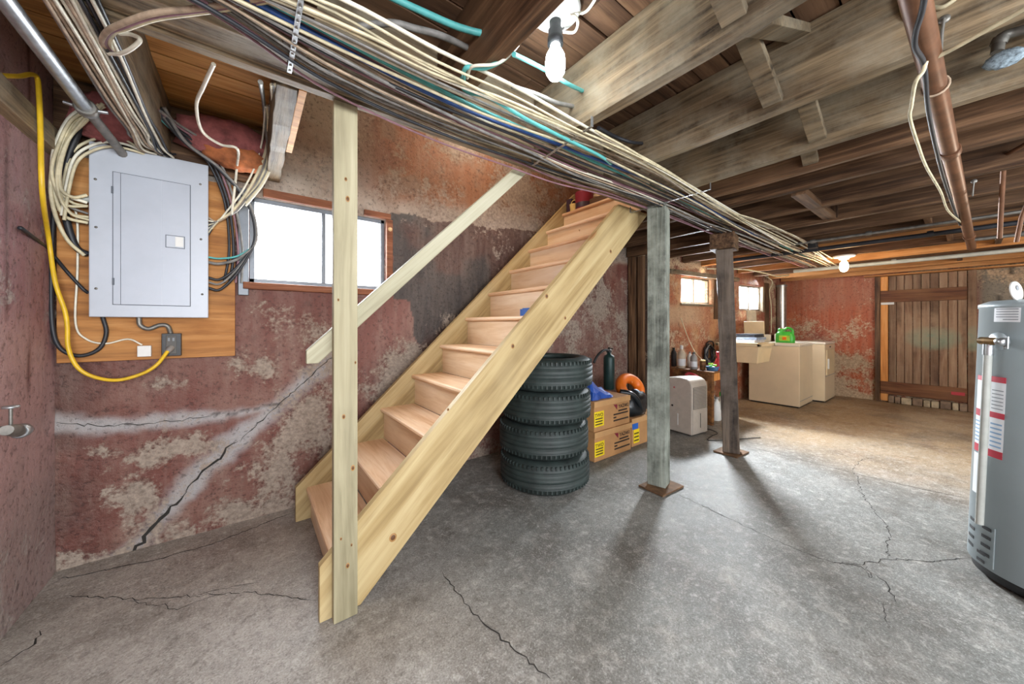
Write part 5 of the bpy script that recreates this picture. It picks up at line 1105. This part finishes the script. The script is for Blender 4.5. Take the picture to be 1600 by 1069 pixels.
MB().box(7.12, 7.78, 1.90, 1.98, wz+.011, wz+.13, .008).build('control_console', 'washer_white', dy_); MB().box(7.42, 7.48, 1.324, 1.331, .85, .87, .002).build('badge', 'black', dy_); MB().box(7.125, 7.775, 1.326, 1.331, .405, .41).build('panel_seam', 'ink_grey', dy_)
gx = (6.46, 1.66, wz+.0125)
gj = thing('detergent_jug', gx, 'bright green detergent jug standing on the washing machine', 'jug')
jm = MB(); rows = [(0, 1), (.03, 1.02), (.10, 1.0), (.14, .88), (.17, .62)]; vs = []
for z, s in rows:
    for k in range(20):
        a = 2*math.pi*k/20; cx_ = math.copysign(abs(math.cos(a))**.6, math.cos(a)); sy_ = math.copysign(abs(math.sin(a))**.6, math.sin(a)); vs.append((gx[0]+.06*cx_*s+.0, gx[1]+.115*sy_*s+(.0 if s > .9 else .01), gx[2]+z))
jm.add(vs, [list(range(20))[::-1], list(range(80, 100))]+[[i*20+k, i*20+(k+1) % 20, i*20+20+(k+1) % 20, i*20+20+k] for i in range(4) for k in range(20)], 0, True); jm.build('body', 'green', gj)
MB().tube(smooth([(gx[0], gx[1]-.09, gx[2]+.11), (gx[0], gx[1]-.085, gx[2]+.19), (gx[0], gx[1]-.03, gx[2]+.225), (gx[0], gx[1]+.02, gx[2]+.19)], 6), .016, 10).build('handle', 'green', gj)
MB().lathe([(.034, 0), (.034, .05), (.028, .055), (0, .055)], (gx[0], gx[1]+.055, gx[2]+.16), 16).build('cap', 'green', gj)
MB().lathe([(.020, 0), (.020, .008), (0, .008)], (gx[0], gx[1]+.055, gx[2]+.2155), 12).build('spout', 'red', gj)
MB().box(gx[0]-.0635, gx[0]-.0605, gx[1]-.07, gx[1]+.06, gx[2]+.03, gx[2]+.11, .001).build('label', 'green_light', gj); MB().box(gx[0]-.065, gx[0]-.0634, gx[1]-.03, gx[1]+.02, gx[2]+.045, gx[2]+.09).build('emblem', 'orange', gj)
LX0, LX1, LY0, LY1, LZ0, LZ1 = 5.30, 5.83, 1.64, 2.14, .70, .955
tu = thing('laundry_tub', (5.56, 1.9, 0), 'cream plastic laundry tub on legs in front of the washing machine', 'sink')
tm = MB(); ro = [(LX0, LY0), (LX1, LY0), (LX1, LY1), (LX0, LY1)]
def ringv(i, z): return [(x+(i if x == LX0 else -i), y+(i if y == LY0 else -i), z) for x, y in ro]
vs = ringv(.03, LZ0)+ringv(0, LZ1)+ringv(.03, LZ1)+ringv(.06, LZ0+.03)
fs = [[3, 2, 1, 0], [12, 13, 14, 15]]+[[r*4+k, r*4+(k+1) % 4, r*4+4+(k+1) % 4, r*4+4+k] for r in range(3) for k in range(4)]
tm.add(vs, fs); tm.build('basin', 'cream2', tu, bevel=.008)
rim = MB(); [rim.box(a, b, c, d, LZ1-.03, LZ1+.006, .005) for a, b, c, d in ((LX0-.02, LX1+.02, LY0-.02, LY0+.02), (LX0-.02, LX1+.02, LY1-.02, LY1+.02), (LX0-.02, LX0+.02, LY0-.02, LY1+.02), (LX1-.02, LX1+.02, LY0-.02, LY1+.02))]; rim.build('rim', 'cream2', tu)
for x in (LX0+.06, LX1-.06):
    for yv in (LY1-.06,): MB().box(x-.018, x+.018, yv-.018, yv+.018, 0, LZ0+.005, .003).build('leg', 'black', tu)
MB().tube(smooth([(5.55, LY1-.01, LZ1), (5.55, LY1-.01, LZ1+.13), (5.55, LY1-.06, LZ1+.16), (5.55, LY1-.13, LZ1+.13)], 5), .010, 10).build('faucet', 'steel', tu)
cb = MB().rbox((5.52, 1.80, LZ1+.0125), .50, .30, .012, .05, .004).build('tub_board', 'cream2'); tag(cb, 'cream board laid across the laundry tub under the folded cloths', 'board')
for i, (dx, dy, w_, d_, h_, m, lab) in enumerate(((0, .02, .40, .26, .035, 'cloth_white', 'white cloth at the bottom of the pile on the laundry tub'), (.01, .0, .38, .25, .035, 'cloth_blue', 'blue-grey cloth in the middle of the pile on the laundry tub'), (.02, .02, .36, .24, .045, 'cloth_dark', 'dark cloth on top of the pile on the laundry tub'))):
    z = LZ1+.019+[0, .036, .072][i]; m_ = MB()
    for k in range(2): m_.box(5.50-w_/2+dx+.01*k, 5.50+w_/2+dx-.012*k, 1.80-d_/2+dy, 1.80+d_/2+dy-.01*k, z+h_/2*k+.0006, z+h_/2*(k+1)-.0006, .007)
    tag(m_.build('folded_cloth', m), lab, 'cloth')
lb = MB().rbox((6.20, 1.98, 1.09), .02, .26, .36, .15, .004, ry=-.2); tag(lb.build('leaning_board', 'cream2'), 'cream board leaning upright between tub and washing machine', 'board')
lb2 = MB().rbox((6.55, 2.13, 1.30), .30, .02, .30, -.1, .004, rx=-.05); tag(lb2.build('propped_board', 'beige'), 'grey-beige board propped below the second laundry window', 'board')
rd_ = thing('washer_basket', (6.9, 2.0, 0), '', ''); bpy.data.objects.remove(rd_)
fd = thing('foil_duct', (7.72, 2.0, .95), 'ribbed foil dryer duct rising in the far corner', 'duct')
pf = []; 
for i in range(61): pf.append((.076 if i % 2 else .067, i*.0165))
MB().lathe([(r, .955+z*.99) for r, z in pf], (7.66, 2.02, 0), 20).build('hose', 'foil', fd)
MB().lathe([(.08, 0), (.082, .015), (.08, .03)], (7.66, 2.02, 1.9), 20).build('clamp', 'steel', fd)

# ------------------------------------------------------------------ water heater (leans a little)
hc = Vector((2.95, -.27, 0)); HR = .27
wh = thing('water_heater', tuple(hc), 'tall grey cylindrical water heater at the right edge with red and white labels', 'water heater')
def hl(ang, z, r=HR): return (hc.x+r*math.cos(ang), hc.y+r*math.sin(ang), z)
LEAN = Matrix.Translation(hc) @ Matrix.Rotation(math.radians(1.7), 4, Vector((1, 0, 0))) @ Matrix.Translation(-hc)
class HB(MB):
    def build(s, *a, **k): s.v = [tuple(LEAN @ Vector(v)) for v in s.v]; return MB.build(s, *a, **k)
HB().lathe([(HR-.03, .012), (HR-.015, .012), (HR-.015, .05)], tuple(hc), 64).build('base_ring', 'black', wh)
HB().lathe([(HR-.012, .05), (HR, .055), (HR, 1.29), (HR+.004, 1.292), (HR+.004, 1.31), (HR-.03, 1.328), (HR*.5, 1.338), (0, 1.34)], tuple(hc), 72).build('jacket', 'heater', wh)
def patch(a0, a1, z0, z1, off, name, mat, n=8):
    m = HB(); vs = []
    for i in range(n+1):
        a = a0+(a1-a0)*i/n
        for z in (z0, z1):
            for r in (HR+.0003, HR+off): vs.append(hl(a, z, r))
    fs = []
    for i in range(n):
        b_ = i*4; c_ = b_+4
        fs += [[b_+1, c_+1, c_+3, b_+3], [b_, b_+2, c_+2, c_], [b_+2, b_+3, c_+3, c_+2], [b_, c_, c_+1, b_+1]]
    fs += [[0, 1, 3, 2], [n*4, n*4+2, n*4+3, n*4+1]]
    m.add(vs, fs); return m.build(name, mat, wh)
def ang(px):                                    # angle on the jacket seen at picture column px
    d = ray(px, HZ); d = Vector((d.x, d.y)).normalized(); o = Vector((hc.x, hc.y)); k = o.dot(d); h2 = HR*HR-(o.length_squared-k*k)
    p = d*(k-math.sqrt(max(h2, 0)))-o; return math.atan2(p.y, p.x)
aL = ang(1512); A = lambda px: ang(px)
def zz(py, px): d = ray(px, py); p = hl(A(px), 0); return CH+d.z*(p[0]/d.x)
# energy labels
a1, a2 = A(1534), A(1556); zT, zB2 = zz(590, 1545), zz(716, 1545)
patch(a2, a1, zB2, zT, .0012, 'label', 'paper')
for f0, f1 in ((.93, 1.0), (.49, .56), (.0, .09)): patch(a2, a1, zB2+(zT-zB2)*f0, zB2+(zT-zB2)*f1, .0018, 'red_band', 'red_print')
for i in range(6): patch(a2+(a1-a2)*.12, a2+(a1-a2)*.9, zB2+(zT-zB2)*(.60+.045*i), zB2+(zT-zB2)*(.612+.045*i), .0018, 'print_line', 'ink_grey')
for i in range(6): patch(a2+(a1-a2)*.12, a2+(a1-a2)*.9, zB2+(zT-zB2)*(.13+.055*i), zB2+(zT-zB2)*(.15+.055*i), .0018, 'print_line', 'blue_print')
a3, a4 = A(1521), A(1506.5)
zT2, zB3 = zz(588, 1518), zz(705, 1518); a3 = A(1522); a4 = A(1514)
patch(a3, a4, zB3, zT2, .0012, 'label', 'paper', 5)
for f0, f1 in ((.94, 1.0), (.47, .56), (.0, .10)): patch(a3, a4, zB3+(zT2-zB3)*f0, zB3+(zT2-zB3)*f1, .0018, 'red_band', 'red_print', 5)
for i in range(6): patch(a3, a4, zB3+(zT2-zB3)*(.14+.05*i), zB3+(zT2-zB3)*(.158+.05*i), .0018, 'print_line', 'blue_print', 5)
patch(a3, a4, zz(770, 1518), zz(708, 1518), .0012, 'small_label', 'paper', 4)
a5, a6 = A(1572), A(1533); zu, zv = zz(480, 1552), zz(505, 1552); patch(a5, a6, zv, zu, .0012, 'rating_label', 'paper')
for i in range(5): patch(a5+(a6-a5)*.06, a5+(a6-a5)*(.9 if i else .6), zv+(zu-zv)*(.12+.16*i), zv+(zu-zv)*(.18+.16*i), .0018, 'print_line', 'ink_grey')
# air intake slots
for row in range(4):
    for px0, px1 in ((1531, 1545), (1513, 1520)):
        zs = .235-.042*row; patch(A(px1-1.5*row*.3), A(px0-1.5*row*.3), zs, zs+.014, .0016, 'vent_slot', 'black', 4)
for row in range(2): patch(A(1537), A(1525), .105-.036*row, .118-.036*row, .0016, 'vent_slot', 'black', 4)
ac = A(1551); patch(ac+.006, ac-.006, .07, .26, .003, 'seam', 'heater', 2)
# relief valve and discharge pipe
av = A(1541); zv_ = zz(535, 1545); vd = Vector((math.cos(av), math.sin(av), 0)); vs_ = Vector(hl(av, zv_)); sd = Vector((-vd.y, vd.x, 0))
if (sd.x*CA-sd.y*SA) > 0: sd = -sd
HB().lathe([(.042, .0005), (.040, .006), (.0, .007)], tuple(vs_), 24, axis=tuple(vd)).build('escutcheon', 'heater', wh)
vb = vs_+vd*.045
rv_ = HB().tube([vs_+vd*.006, vb], .015, 12).build('valve_stub', 'brass', wh)
HB().tube([vb-sd*.02, vb+sd*.03, vb+sd*.055], [.018, .018, .015], 14).build('valve_body', 'brass', wh)
HB().lathe([(.018, 0), (.020, .003), (.020, .025), (.012, .03), (0, .03)], tuple(vb+sd*.055), 14, axis=tuple(sd)).build('valve_cap', 'steel', wh)
HB().bar(vb+sd*.085+Vector((0, 0, -.03)), vb+sd*.085+Vector((0, 0, .025)), .018, .005, tuple(vd), .001).build('valve_lever', 'steel', wh)
dp = vb+sd*.012
HB().tube([dp+Vector((0, 0, -.015)), dp+Vector((0, 0, -.065))], .0165, 14).build('pipe_nut', 'steel', wh)
HB().tube([dp+Vector((0, 0, -.06)), Vector((dp.x, dp.y, .27))], .0135, 14).build('discharge_pipe', 'pvc', wh)
HB().box(0, .001, 0, .001, 1.3, 1.301)
# round tag on the top
tc = Vector(hl(A(1550)+.0, 1.315, HR-.03)); tdir = Vector((-.38, -.92, .15)).normalized()
tgo = HB(); tgo.lathe([(.0, 0), (.045, 0), (.045, .006), (0, .006)], tuple(tc+Vector((0, 0, .052))), 24, axis=tuple(tdir)); tgo.build('round_tag', 'white', wh)
for s_ in (.014, -.012): HB().lathe([(0, .0062), (.012, .0062), (.012, .0070), (0, .0070)], tuple(tc+Vector((0, 0, .052+s_))), 10, axis=tuple(tdir)).build('tag_mark', 'ink_grey', wh)
for a_ in (1.2, 3.3): HB().tube([hl(a_, 1.325, .13), hl(a_, 1.46, .13)], .013, 12).build('water_stub', 'copper', wh)
HB().lathe([(.09, 0), (.09, .03), (.05, .12), (.05, .2)], (hc.x, hc.y, 1.335), 20).build('draft_hood', 'steel', wh)
